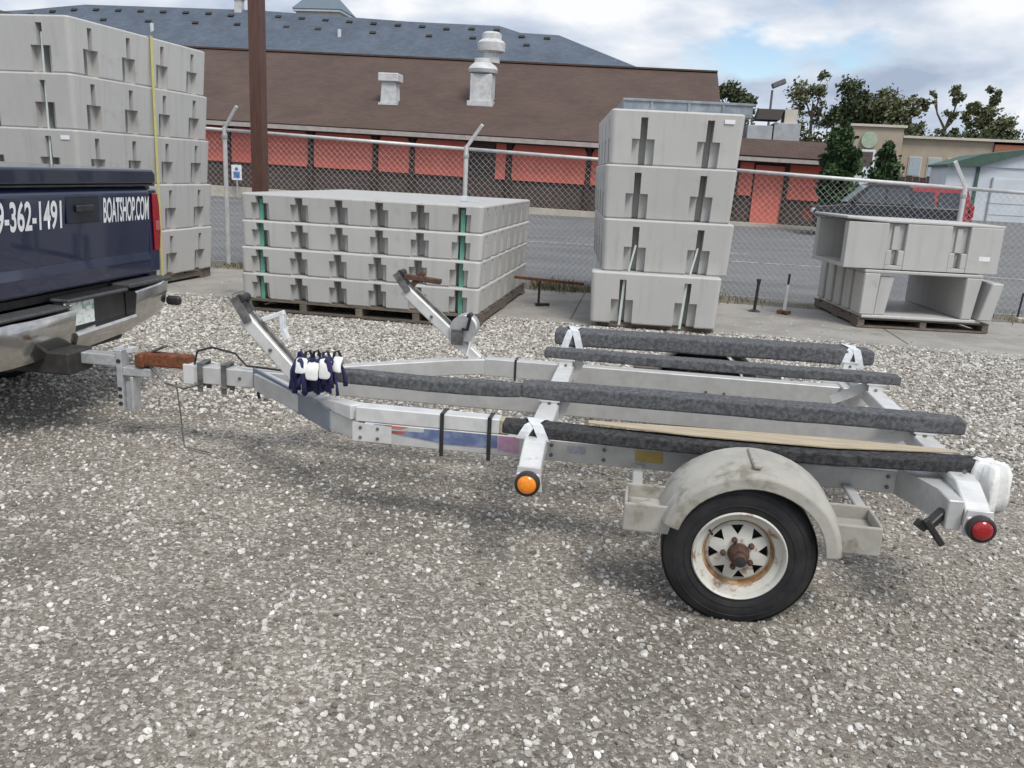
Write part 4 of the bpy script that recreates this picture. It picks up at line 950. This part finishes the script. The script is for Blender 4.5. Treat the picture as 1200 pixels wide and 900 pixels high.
        for v in me.vertices:
            yy, zz = y0+(v.co.x-xm)*sx, z0+(v.co.y-ym)*sy
            # follow the crowned tailgate skin
            xo = .012+(zz-.90)/(1.262-.90)*.018
            v.co = (xo+.0025, yy, zz)
        me.materials.clear(); me.materials.append(M['lettering'])
        link(name, me, g)
    letters('9-362-1491', -.612, -.157, 1.088, .152, 'lettering')
    letters('BOATSHOP.COM', .19, .632, 1.10, .145, 'lettering')
pickup()

# ball mount between truck and trailer
t = thing('ball_mount', 'grey aluminium drop hitch with pin holes between truck and trailer', 'hitch', -3.08, 0, 0)
MB().bb(-.062, -.028, -.035, .035, .17, .50).bb(-.028, .012, -.012, .012, .172, .33).bb(.012, .03, -.035, .035, .17, .36).build('shank', 'galv', t, bevel=.004)
MB().bb(-.30, -.063, -.03, .05, .41, .47).build('receiver_bar', 'galv', t, bevel=.004)
MB().bb(-.027, .13, -.035, .035, .365, .41).build('ball_platform', 'galv', t, bevel=.004)
MB().lathe([(0, .41), (.016, .41), (.016, .425), (.02, .43), (.026, .445), (.024, .462), (0, .475)], c=(.09, 0, 0), axis='z', seg=16).build('ball', 'chrome', t, smooth=True)
for z in (.21, .25, .29, .44): MB().lathe([(0, -.002), (.012, -.002), (.012, 0)], c=(-.045, -.0355, z), seg=10).build('pin_hole', 'trim_dark', t)
MB().bb(-.068, -.058, -.04, .04, .495, .51).bb(.0, .03, -.03, .03, .49, .512).build('top_clip', 'vent_metal', t)

# ------------------------------------------------------------------ the trailer
TR = thing('boat_trailer', 'double watercraft trailer of weathered aluminium with carpeted bunks', 'trailer', 0, 0, 0)
def part(name, b, mt, parent=TR, bevel=.004, smooth=False, seg=1): return b.build(name, mt, parent, smooth=smooth, bevel=bevel, seg=seg)
NR, FR = -.69, .69
RT, RB = .45, .36
part('tongue', MB().bb(-2.75, .86, -.04, .04, RB, RT), 'alu')
part('side_rail', MB().bb(-1.56, .80, NR-.038, NR+.038, RB, RT), 'alu')
part('side_rail', MB().bb(-1.30, .80, FR-.038, FR+.038, RB, RT+.01), 'alu')
part('frame_arm', MB().sweep([(-1.57, NR+.002, .405), (-1.72, NR+.10, .408), (-2.32, -.08, .412)], .07, .088), 'alu')
part('frame_arm', MB().sweep([(-1.31, FR-.002, .41), (-1.46, FR-.08, .412), (-2.2, .08, .412)], .07, .088), 'alu')
# gussets at the bends
for s0, nn, sg in ((-1.58, NR, -1), (-1.32, FR, 1)):
    part('gusset', MB().add([(s0-.03, nn+sg*.043, .448), (s0+.14, nn+sg*.044, .442), (s0+.14, nn+sg*.044, .368), (s0-.03, nn+sg*.043, .368), (s0-.03, nn+sg*.035, .448), (s0+.14, nn+sg*.036, .442), (s0+.14, nn+sg*.036, .368), (s0-.03, nn+sg*.035, .368)],
         [(0, 1, 2, 3), (7, 6, 5, 4), (0, 4, 5, 1), (1, 5, 6, 2), (2, 6, 7, 3), (3, 7, 4, 0)]), 'alu_bright', bevel=0)
part('brace_plate', MB().sweep([(-1.76, NR+.085, .408), (-2.36, -.065, .425)], .012, .10), mat('blue_sheen_plate', (.22, .27, .36), (.30, .34, .40), scale=4, rough=.3, metal=.6), bevel=0)
# winch posts leaning forward, one at the front of each rail
def post(s0, nn, s1, z1, lab):
    p0, p1 = Vector((s0, nn, .44)), Vector((s1, nn, z1)); d = (p1-p0).normalized(); up_ = Vector((d.z, 0, -d.x))*1.0
    if up_.z < 0: up_ = -up_
    o = part('winch_post', MB().bar(p0, p1, .062, .06, up=(0, 1, 0)), 'alu_bright', bevel=.006)
    tag(o, lab)
    part('post_strip', MB().bar(p0+d*.16+up_*.038, p1+up_*.038, .03, .012, up=(0, 1, 0)), 'steel_dark', o)
    # forked bow stop with roller
    for sg in (-1, 1): part('fork_plate', MB().bar(p1-d*.03+Vector((0, sg*.037, 0))+up_*.01, p1+d*.09+up_*.04+Vector((0, sg*.042, 0)), .008, .04, up=(0, 1, 0) if False else (0, 0, 1)), 'steel_dark', o, bevel=0)
    c = p1+d*.07+up_*.055
    part('bow_roller', MB().lathe([(0, -.042), (.017, -.042), (.022, -.034), (.014, 0), (.022, .034), (.017, .042), (0, .042)], c=c, seg=18), 'rubber_cap', o, smooth=R(50), bevel=0)
    for k in (.3, .62): part('bolt', MB().lathe([(0, -.042), (.009, -.042), (.009, -.036)], c=p0+(p1-p0)*k+Vector((0, 0, 0)), seg=8), 'steel_dark', o, bevel=0)
    return o, p0, p1, d, up_
pn, a0, a1, dn, un = post(-1.88, -.42, -2.225, .80, 'near winch post')
pf, b0, b1, df, uf = post(-1.34, FR, -1.79, .825, 'far winch post')
tag(part('bow_hook', MB().bar(b1+df*.05+uf*.05, b1-df*.06+uf*.12+Vector((.09, 0, 0)), .045, .028).bar(b1-df*.02+uf*.05, b1-df*.02+uf*.15, .03, .03, up=(0, 1, 0)), 'hub_rust', pf), 'rusty bow hook')
# winch on the far post
wc = b0+(b1-b0)*.32+uf*.085
part('winch_drum', MB().lathe([(0, -.06), (.075, -.06), (.075, -.05), (.04, -.045), (.04, .045), (.075, .05), (.075, .06), (0, .06)], c=wc, seg=24), 'galv', pf, smooth=R(40), bevel=0)
part('winch_strap', MB().lathe([(.04, -.043), (.064, -.043), (.064, .043), (.04, .043)], c=wc, seg=20).bar(wc+Vector((.058, 0, .0)), wc+Vector((.03, -.05, -.16)), .05, .008, up=(1, 0, 0)), 'white_cloth', pf, bevel=0)
part('winch_plate', MB().box(wc+Vector((-.03, -.066, -.05)), (.07, .008, .09)), 'steel_dark', pf, bevel=.01)
part('winch_handle', MB().tube([wc+Vector((0, -.07, 0)), wc+Vector((.03, -.085, .0)), wc+Vector((.05, -.09, .09))], .009, 6).tube([wc+Vector((.05, -.09, .09)), wc+Vector((.05, -.15, .09))], .014, 8), 'rubber_cap', pf, bevel=0)
# white strap hook on the near post
q = a0+(a1-a0)*.80+un*.12
part('strap_hook', MB().bar(q+Vector((-.07, 0, -.015)), q+Vector((.03, 0, .025)), .03, .022).sweep([q+Vector((.02, 0, .02)), q+Vector((.022, 0, -.05)), q+Vector((.045, 0, -.10))], .022, .03, up=(0, 1, 0)), 'white_tape', pn, bevel=.003)

# cross members: gull-wing channels
def cross(s, lens, lab):
    z = .475
    pth = [(s, -1.085, .395), (s, -1.02, .435), (s, -.93, z), (s, NR, z+.012), (s, 0, z+.012), (s, FR, z+.012), (s, .93, z), (s, 1.02, .435), (s, 1.085, .395)]
    o = part('cross_member', MB().sweep(pth, .085, .062), 'alu_bright', bevel=.004)
    for sg in (-1, 1):
        e = part('end_plate', MB().add([(s-.042, sg*1.088, .45), (s+.042, sg*1.088, .45), (s+.055, sg*1.10, .36), (s-.055, sg*1.10, .36), (s-.042, sg*1.078, .45), (s+.042, sg*1.078, .45), (s+.055, sg*1.09, .36), (s-.055, sg*1.09, .36)],
               [(0, 1, 2, 3), (7, 6, 5, 4), (0, 4, 5, 1), (1, 5, 6, 2), (2, 6, 7, 3), (3, 7, 4, 0)]), 'alu', o, bevel=.002)
        l = part('marker_light', MB().lathe([(0, sg*1.100), (.046, sg*1.100), (.048, sg*1.112), (.046, sg*1.126), (.038, sg*1.13), (.036, sg*1.122)], c=(s, 0, .395), seg=28), 'rubber_cap', o, smooth=R(40), bevel=0)
        part('lens', MB().lathe([(.037, sg*1.123), (.033, sg*1.134), (.018, sg*1.139), (0, sg*1.14)], c=(s, 0, .395), seg=28), lens, l, smooth=True, bevel=0)
    return o
cross(-.812, 'amber', '')
# the rear member is a deep channel with the lights on bent tails
rearb = cross(.758, 'red_lens', '')
part('rear_channel', MB().bb(.66, .714, -1.06, -.60, .36, .47).bb(.66, .714, .60, 1.06, .36, .47), 'alu', rearb, bevel=.004)
for sg in (-1, 1):
    part('corner_fold', MB().add([(.58, sg*.73, .36), (.66, sg*.95, .36), (.66, sg*.95, .47), (.58, sg*.73, .47), (.714, sg*.73, .36), (.714, sg*.95, .36), (.714, sg*.95, .471), (.714, sg*.73, .471)],
         [(0, 1, 2, 3), (7, 6, 5, 4), (0, 4, 5, 1), (1, 5, 6, 2), (2, 6, 7, 3), (3, 7, 4, 0)]), 'alu', rearb, bevel=0)
# bunks
def bunk(n0, s0, s1, w, zt, h, mt, name='bunk', sag=.0, tilt=0, n1=None):
    k = 10; pth = []
    for i in range(k+1):
        f = i/k; pth.append((s0+(s1-s0)*f, n0+((n1 if n1 is not None else n0)-n0)*f, zt-h/2-sag*math.sin(math.pi*f)+rnd.uniform(-.0015, .0015)))
    ws = [w*.9]+[w*rnd.uniform(.97, 1.03) for _ in range(k-1)]+[w*.9]; hs = [h*.88]+[h*rnd.uniform(.97, 1.04) for _ in range(k-1)]+[h*.88]
    return part(name, MB().sweep(pth, ws, hs), mt, bevel=min(w, h)*.16, smooth=False, seg=3)
B1 = bunk(-.845, -.95, .86, .10, .555, .048, 'carpet_dark', sag=.018, n1=-.80)
part('bare_plank', MB().sweep([(-.62, -.80, .560), (-.2, -.77, .549), (.3, -.75, .548), (.78, -.745, .557)], [.03, .11, .125, .03], .008), 'wood', B1, bevel=.002)
bunk(-.385, -.945, .915, .11, .605, .070, 'carpet')
bunk(-.40, -1.80, -.94, .085, .592, .058, 'carpet', sag=.006)
bunk(.405, -.93, .875, .10, .602, .048, 'carpet')
bunk(.94, -.93, .89, .16, .62, .092, 'carpet', n1=1.02)
# bunk brackets on the cross members
for s in (-.812, .758):
    for nn, zt in ((-.84, .50), (-.385, .535), (.405, .555), (.97, .55)):
        b = part('bunk_bracket', MB().bb(s-.035, s+.035, nn-.05, nn-.042, .505, zt).bb(s-.035, s+.035, nn+.042, nn+.05, .505, zt).bb(s-.045, s+.045, nn-.055, nn+.055, zt-.004, zt+.002), 'alu_bright', bevel=0)
        part('bolt', MB().lathe([(0, nn-.054), (.008, nn-.054), (.008, nn-.05)], c=(s, 0, .525), seg=8), 'steel_dark', b, bevel=0)
for s in (-.80, .70):
    for nn, sg in ((-.385, 1), (.405, 1)):
        part('strut', MB().bar((s+(.02 if s < 0 else -.14), nn+.0, .445), (s+.06, nn, .545), .05, .006, up=(0, 1, 0)), 'alu_bright', bevel=0)
for s in (-1.575, -1.50, -.86, -.765, -.55, .55, .64):
    for z in (.385, .428): part('bolt', MB().lathe([(0, NR-.049), (.006, NR-.049), (.008, NR-.045), (.008, NR-.038)], c=(s, 0, z), seg=6), 'steel_dark', bevel=0)
for s in (-2.45, -2.2):
    part('bolt', MB().lathe([(0, -.048), (.007, -.048), (.009, -.044), (.009, -.0405)], c=(s, 0, .405), seg=6), 'steel_dark', bevel=0)
# axle and springs
part('axle', MB().bb(-.035, .035, -1.06, 1.06, .225, .295), 'black_metal')
for nn in (NR, FR):
    part('axle_bracket', MB().prism([(-.12, .3605), (.12, .3605), (.05, .297), (-.05, .297)], nn-.04, nn+.04, 'y'), 'black_metal')
    part('u_bolt', MB().tube([(-.05, nn-.05, .22), (-.05, nn-.05, .38)], .007, 6).tube([(.05, nn-.05, .22), (.05, nn-.05, .38)], .007, 6), 'steel_dark', bevel=0)
# wheels
def make_wheel(n_out, sg):
    """outer face at n_out; sg = outward direction"""
    r, w = .264, .135
    e = bpy.data.objects.new('wheel', None); col.objects.link(e); e.parent = TR; e.location = (-.047, n_out, r-.014)
    y = lambda a: -sg*a            # a = depth behind the outer sidewall
    prof = [(.158, y(.012)), (.175, y(.004)), (.205, y(.0)), (.235, y(.006)), (.252, y(.018)), (.262, y(.032)), (.264, y(.05)), (.264, y(w-.05)), (.262, y(w-.032)), (.25, y(w-.016)), (.21, y(w)), (.16, y(w-.01))]
    ty = part('tyre', MB().lathe(prof, seg=72), 'rubber', e, smooth=R(60), bevel=0)
    b = MB()
    for a in (.048, .066, .082):
        pass
    for rr_ in (.188, .226): b.lathe([(rr_-.002, y(.0006 if rr_ < .2 else .0035)), (rr_, y(-.0016 if rr_ < .2 else .0012)), (rr_+.002, y(.0006 if rr_ < .2 else .0042))], seg=72)
    part('sidewall_rib', b, 'rubber', ty, smooth=True, bevel=0)
    bt = MB()
    for a in (.036, .052, .0675, .083, .099): bt.lathe([(.2635, y(a-.0062)), (.2672, y(a-.005)), (.2672, y(a+.005)), (.2635, y(a+.0062))], seg=72)
    part('tread_rib', bt, 'rubber', ty, bevel=0)
    # rim: lip, barrel step, disc with triangular openings
    part('rim_lip', MB().lathe([(.160, y(.012)), (.163, y(.004)), (.158, y(-.002)), (.150, y(.004)), (.146, y(.022)), (.128, y(.030)), (.124, y(.036))], seg=64), 'rim', e, smooth=R(50), bevel=0)
    part('rim_well', MB().lathe([(.1245, y(.0355)), (.118, y(.060)), (.108, y(.062)), (.107, y(.058))], seg=64), 'rim_rust', e, smooth=R(50), bevel=0)
    # disc: flat spoke ring made of sectors with holes between
    d = MB(); K = 8
    rin, rout, r1, r2 = .038, .112, .066, .102
    def P(rad, th, a): return (rad*math.cos(th), y(a), rad*math.sin(th))
    for i in range(K):
        t0 = 2*math.pi*i/K+.2; dt = 2*math.pi/K; q0, q1 = t0+dt*.22, t0+dt*.78; qm = t0+dt*.5
        sub = 4
        # inner ring and outer ring
        for j in range(sub):
            u0, u1 = t0+dt*j/sub, t0+dt*(j+1)/sub
            d.add([P(rin, u0, .034), P(rin, u1, .034), P(r1, u1, .040), P(r1, u0, .040)], [(0, 1, 2, 3)])
            d.add([P(r2, u0, .048), P(r2, u1, .048), P(rout, u1, .057), P(rout, u0, .057)], [(0, 1, 2, 3)])
        # spoke pieces either side of a triangular window (apex inwards)
        d.add([P(r1, t0, .040), P(r1, qm, .040), P(r2, q0, .048), P(r2, t0, .048)], [(0, 1, 2, 3)])
        d.add([P(r1, qm, .040), P(r1, t0+dt, .040), P(r2, t0+dt, .048), P(r2, q1, .048)], [(0, 1, 2, 3)])
        # thickness of the window edges
        for A, B_ in ((P(r1, qm, .040), P(r2, q0, .048)), (P(r2, q0, .048), P(r2, q1, .048)), (P(r2, q1, .048), P(r1, qm, .040))):
            A2 = (A[0], A[1]-sg*.008, A[2]); B2 = (B_[0], B_[1]-sg*.008, B_[2]); d.add([A, B_, B2, A2], [(0, 1, 2, 3)])
    dd = part('disc', d, 'rim', e, bevel=0)
    part('wheel_shade_disc', MB().lathe([(0, y(.085)), (.115, y(.085))], seg=32), 'black_metal', e, bevel=0)  # black disc added to stand for the shade behind the wheel openings
    part('hub', MB().lathe([(.038, y(.036)), (.036, y(.010)), (.032, y(.002)), (.027, y(-.012)), (0, y(-.012))], seg=28), 'hub_rust', e, smooth=R(35), bevel=0)
    part('hub_cap', MB().lathe([(.023, y(-.011)), (.023, y(-.034)), (.017, y(-.04)), (0, y(-.041))], seg=24), 'hub_rust', e, smooth=R(35), bevel=0)
    part('grease_plug', MB().lathe([(.019, y(-.0385)), (.018, y(-.046)), (0, y(-.048))], seg=20), 'rubber_cap', e, smooth=R(35), bevel=0)
    for i in range(5):
        th = 2*math.pi*i/5+.35; c, s_ = .052*math.cos(th), .052*math.sin(th)
        part('lug_nut', MB().lathe([(.010, y(.036)), (.010, y(.020)), (.006, y(.016)), (0, y(.014))], c=(c, 0, s_), seg=6), 'hub_rust', e, bevel=0)
    part('valve', MB().tube([(.132*math.cos(2.2), y(.03), .132*math.sin(2.2)), (.122*math.cos(2.2), y(.005), .122*math.sin(2.2))], .005, 6), 'rubber_cap', e, bevel=0)
    e.rotation_euler = (0, R(-18), 0)
    return e
make_wheel(-1.235, -1); make_wheel(1.235, 1)
# mudguards: arched shell, with stepped brackets fore and aft
def mudguard(sg):
    n0, n1 = sg*1.262, sg*1.0; zc = .262; seg = 22
    b = MB(); vs = []; fs = []
    a0_, a1_ = R(6), R(163)
    q = [(n0, .252, .0), (n0, .292, 0), (n0-sg*.014, .308, 0), (n0-sg*.05, .312, 0), (n0-sg*.06, .318, 0), (n1, .322, 0), (n1, .310, 0), (n0-sg*.030, .298, 0), (n0-sg*.016, .288, 0), (n0-sg*.014, .252, 0)]
    for i in range(seg+1):
        th = a0_+(a1_-a0_)*i/seg
        # flattened crown in straight facets
        for (nn, rad, _) in q:
            k = 1+.035*math.sin(2*th)**2; vs.append((-.02+rad*k*math.cos(th), nn, zc+rad*.98*math.sin(th)))
    L_ = len(q)
    for i in range(seg):
        for j in range(L_): fs.append((i*L_+j, i*L_+(j+1) % L_, (i+1)*L_+(j+1) % L_, (i+1)*L_+j))
    fs += [tuple(range(L_)), tuple(reversed(range(seg*L_, seg*L_+L_)))]
    m_ = part('mudguard', b.add(vs, fs), 'fender', bevel=.004, seg=2, smooth=R(30))
    # step boxes: shallow tray with raised rim
    for (x0, x1) in ((-.455, -.285), (.262, .415)):
        y0, y1 = sorted((sg*1.215, sg*1.035))
        part('step', MB().bb(x0+.0121, x1-.0121, y0+.0121, y1-.0121, .352, .364).bb(x0, x1, y0, y0+.012, .295, .40).bb(x0, x1, y1-.012, y1, .295, .412).bb(x0, x0+.012, y0+.0121, y1-.0121, .295, .405).bb(x1-.012, x1, y0+.0121, y1-.0121, .295, .405), 'fender', m_, bevel=.006, seg=2)
    part('centre_rib', MB().bb(-.035, -.005, min(n0, n1)+.03, max(n0, n1)-.03, .262+.310, .262+.3245), 'fender', m_, bevel=.004)
    return m_
mudguard(-1); mudguard(1)
part('fender_bracket', MB().bb(-.43, -.39, -1.03, -.73, .37, .385).bb(.38, .42, -1.03, -.73, .37, .385), 'alu')
part('tyre_flap', MB().box((-.285, -1.215, .375), (.045, .05, .02), rot=(0, R(35), 0)), 'rubber_cap')
# coupler, clamps and wiring at the tongue
cp = part('coupler', MB().bb(-2.985, -2.73, -.036, .036, .425, .495).bb(-3.03, -2.98, -.045, .045, .415, .487), 'rust', bevel=.01, seg=2)
part('latch', MB().bar((-2.95, 0, .50), (-2.87, 0, .535), .03, .014), 'steel_dark', cp)
part('coupler_sleeve', MB().bb(-2.76, -2.70, -.046, .046, .352, .458), 'alu_bright')
for s in (-2.665, -2.535):
    part('u_bolt_clamp', MB().bb(s-.014, s+.014, -.049, -.0405, .315, .462).bb(s-.014, s+.014, .0405, .049, .315, .462).bb(s-.016, s+.016, -.05, .05, .4625, .472).bb(s-.02, s+.02, -.055, .055, .345, .355), 'steel_dark', bevel=.002)
part('cable', MB().tube([(-2.70, -.03, .46), (-2.68, -.035, .53), (-2.6, -.03, .555), (-2.48, -.02, .53), (-2.42, -.02, .47), (-2.2, -.02, .46)], .006, 6), 'rubber_cap', bevel=0)
part('safety_chain', MB().tube([(-2.95, -.02, .42), (-2.86, -.05, .35), (-2.75, -.06, .33), (-2.66, -.05, .36)], .006, 6).tube([(-2.8, -.045, .36), (-2.78, -.05, .2), (-2.765, -.06, .05), (-2.76, -.06, .012), (-2.6, -.10, .010)], .004, 5), 'steel_dark', bevel=0)
part('wire_tail', MB().tube([(-2.35, -.045, .40), (-2.345, -.05, .33), (-2.34, -.05, .31)], .008, 6), 'rubber_cap', bevel=0)
# grey box beam strapped on the near rail, bands and decals
bx_ = part('box_beam', MB().bb(-1.60, -.985, NR-.036, NR+.036, .4515, .515), 'alu_bright')
part('beam_toe', MB().sweep([(-1.601, NR, .4835), (-1.70, NR+.075, .480), (-1.86, NR+.235, .462)], [.072, .07, .066], [.063, .05, .012]), 'alu_bright', bx_)
part('beam_end', MB().bb(-.985, -.945, NR-.034, NR+.034, .453, .512), 'wood', bx_)
for s in (-1.225, -1.025):
    part('band', MB().bb(s-.008, s+.008, NR-.043, NR-.0385, .335, .519).bb(s-.008, s+.008, NR-.043, NR+.043, .5155, .520).bb(s-.008, s+.008, NR+.0385, NR+.043, .345, .519), 'rubber_cap', bevel=0)
for s in (-1.12, -.80): part('band', MB().bb(s-.006, s+.006, FR-.043, FR-.0385, .345, .466).bb(s-.006, s+.006, FR-.043, FR+.043, .4615, .466), 'rubber_cap', bevel=0)
ys = NR-.0395
def decal(pts, mt): part('decal', MB().prism(pts, ys-.0012, ys, 'y'), mt, bevel=0)
decal([(-1.52, .448), (-1.44, .448), (-1.44, .425), (-1.30, .43), (-1.30, .447), (-.99, .447), (-.99, .392), (-1.2, .388), (-1.42, .412)], 'decal_blue')
decal([(-1.46, .4475), (-1.37, .4465), (-1.40, .436), (-1.47, .44)], 'decal_red')
decal([(-1.44, .4235), (-1.37, .429), (-1.40, .413), (-1.45, .4145)], 'decal_red')
decal([(-.985, .447), (-.90, .447), (-.90, .375), (-.985, .384)], 'decal_pink')
part('sticker', MB().bb(-.425, -.315, ys-.0012, ys, .392, .44), 'sticker_yellow', bevel=0)
part('sticker', MB().bb(-.70, -.625, ys-.0012, ys, .40, .432), 'sticker_grey', bevel=0)
# black wing knob at the rear corner
part('tie_down_knob', MB().bar((.665, -1.02, .415), (.60, -1.06, .36), .035, .03).bar((.585, -1.085, .40), (.66, -1.07, .305), .018, .022).bar((.56, -1.07, .385), (.60, -1.07, .36), .018, .03).tube([(.70, -1.0, .43), (.64, -1.03, .40)], .012, 8), 'rubber_cap', bevel=.004)

# ------------------------------------------------------------------ loose things lying on the trailer
def cloth(name, label, cat, center, rx, ry, zt, drop, mt, seed, group=None, folds=6):
    rr = random.Random(seed); b = MB(); R_, C_ = 9, 30; vs = [(0, 0, 0)]; fs = []
    ph = rr.uniform(0, 6)
    for i in range(1, R_+1):
        f = i/R_
        for j in range(C_):
            th = 2*math.pi*j/C_; wv = 1+.16*math.sin(folds*th+ph)+.08*math.sin(2.7*folds*th+ph*2)+rr.uniform(-.03, .03)
            rad = min(1, f*1.5)*(.85+.15*f*wv)
            dz = 0 if f < .55 else -drop*((f-.55)/.45)*(.75+.4*math.sin(1.5*th+ph)+rr.uniform(-.05, .05))
            vs.append((rx*rad*math.cos(th)*wv, ry*rad*math.sin(th)*wv, dz+rr.uniform(-.004, .004)))
    for j in range(C_): fs.append((0, 1+j, 1+(j+1) % C_))
    for i in range(R_-1):
        for j in range(C_): fs.append((1+i*C_+j, 1+(i+1)*C_+j, 1+(i+1)*C_+(j+1) % C_, 1+i*C_+(j+1) % C_))
    o = b.add(vs, fs).build(name, mt, smooth=True); s_, n_ = center; placed(o, s_, n_, zt, rr.uniform(-.3, .3))
    md = o.modifiers.new('thick', 'SOLIDIFY'); md.thickness = .003
    return tag(o, label, cat, group)
cloth('rag', 'crumpled white plastic wrap hanging from the rear cross member', 'wrap', (.865, -.84), .065, .08, .555, .17, 'white_cloth', 3)
# bundle of navy and white tie-down straps on the frame
t = thing('tie_down_bundle', 'bundle of navy webbing with white straps hung on near frame arm', 'straps', -1.825, -.56, .555)
rr = random.Random(17)
for k in range(26):
    x0, y0 = rr.uniform(-.085, .075), rr.uniform(-.05, .05); w_ = rr.uniform(.014, .028); top = rr.uniform(.03, .085); ph = rr.uniform(0, 6); sp = rr.uniform(.02, .05); dr = rr.uniform(.03, .10); az = rr.uniform(-.9, .9)
    pth = []
    for i in range(11):
        f = i/10; ang = math.pi*f; u_ = sp*math.cos(ang)+.010*math.sin(6*f+ph)
        pth.append((x0+u_*math.cos(az), y0+u_*math.sin(az)-.02*math.sin(ang), .05+top*math.sin(ang)-dr*abs(2*f-1)**2+.006*math.sin(9*f+ph)))
    MB().tube(pth, [w_*.45*(1+.25*math.sin(i*1.7+ph)) for i in range(11)], 7).build('strap_loop', 'navy_strap', t, smooth=True)
for k, (x0, y0, top, az, w_) in enumerate(((-.058, -.045, .118, .15, .05), (-.005, -.05, .105, -.12, .056), (.05, -.045, .125, .1, .052), (.092, -.015, .13, .35, .04), (-.03, .03, .125, -.1, .05), (.03, .02, .135, .2, .05))):
    pth = [(x0-.004, y0+.06, top-.045), (x0, y0+.035, top-.006), (x0+.002, y0+.008, top+.002), (x0+.004, y0-.018, top-.010), (x0+.006, y0-.030, top-.036), (x0+.004+.01*az, y0-.034, top-.062-.012*(k % 3))]
    sk_ = [.004*math.sin(2.1*i+3*k) for i in range(6)]
    o_ = MB().add([(x-w_*.55+e_, y, z) for (x, y, z), e_ in zip(pth, sk_)]+[(x+e_, y-.007, z+.005) for (x, y, z), e_ in zip(pth, sk_)]+[(x+w_*.55+e_, y+.002, z-.002) for (x, y, z), e_ in zip(pth, sk_)], [(c*6+i, c*6+i+1, c*6+i+7, c*6+i+6) for c in range(2) for i in range(5)]).build('white_strap', 'white_cloth', t, smooth=True)
    md = o_.modifiers.new('thick', 'SOLIDIFY'); md.thickness = .006
    md = o_.modifiers.new('soft', 'SUBSURF'); md.levels = 2; md.render_levels = 2
for k in range(4):
    x0 = -.06+.04*k+rr.uniform(-.01, .01); y0 = rr.uniform(-.03, .04)
    MB().tube([(x0, y0, .10), (x0+.008, y0-.01, .145), (x0+.022, y0, .15), (x0+.03, y0+.01, .12)], .007, 6).build('hook', 'rubber_cap', t)
# taped cross-overs on the bunks
def tapeX(label, s, n, zt, w, h, tw=.042, sk=.045):
    """two ribbons wound crosswise round a bunk w wide and h deep whose top is at zt"""
    b = MB()
    for k, sg in enumerate((1, -1)):
        e = .005+.003*k; hw_, P = w/2+e, []
        loop = [(-hw_, -h-e), (-hw_-.002, -h*.5), (-hw_+.006, e-.004), (-hw_*.5, e+.001), (hw_*.5, e+.001), (hw_-.006, e-.004), (hw_, -h-e), (0, -h-e-.002)]
        for i, (y, z) in enumerate(loop):
            f = min(1, i/6); P.append((sg*sk*(2*f-1), y, z))
        m_ = len(P); vs = [(x-tw/2, y, z) for x, y, z in P]+[(x+tw/2, y, z) for x, y, z in P]
        b.add(vs, [(i, (i+1) % m_, m_+(i+1) % m_, m_+i) for i in range(m_)])
    o = b.build('tape_wrap', 'white_tape'); md = o.modifiers.new('thick', 'SOLIDIFY'); md.thickness = .0015
    placed(o, s, n, zt); return tag(o, label, 'tape', 'white tape wrapped round the bunks')
tapeX('white tape wrapped over front end of the near outer bunk', -.825, -.842, .552, .10, .05)
tapeX('white tape wrapped over front end of the far outer bunk', -.82, .945, .618, .16, .092)
tapeX('white tape wrapped over rear end of the far outer bunk', .77, 1.015, .618, .16, .092)
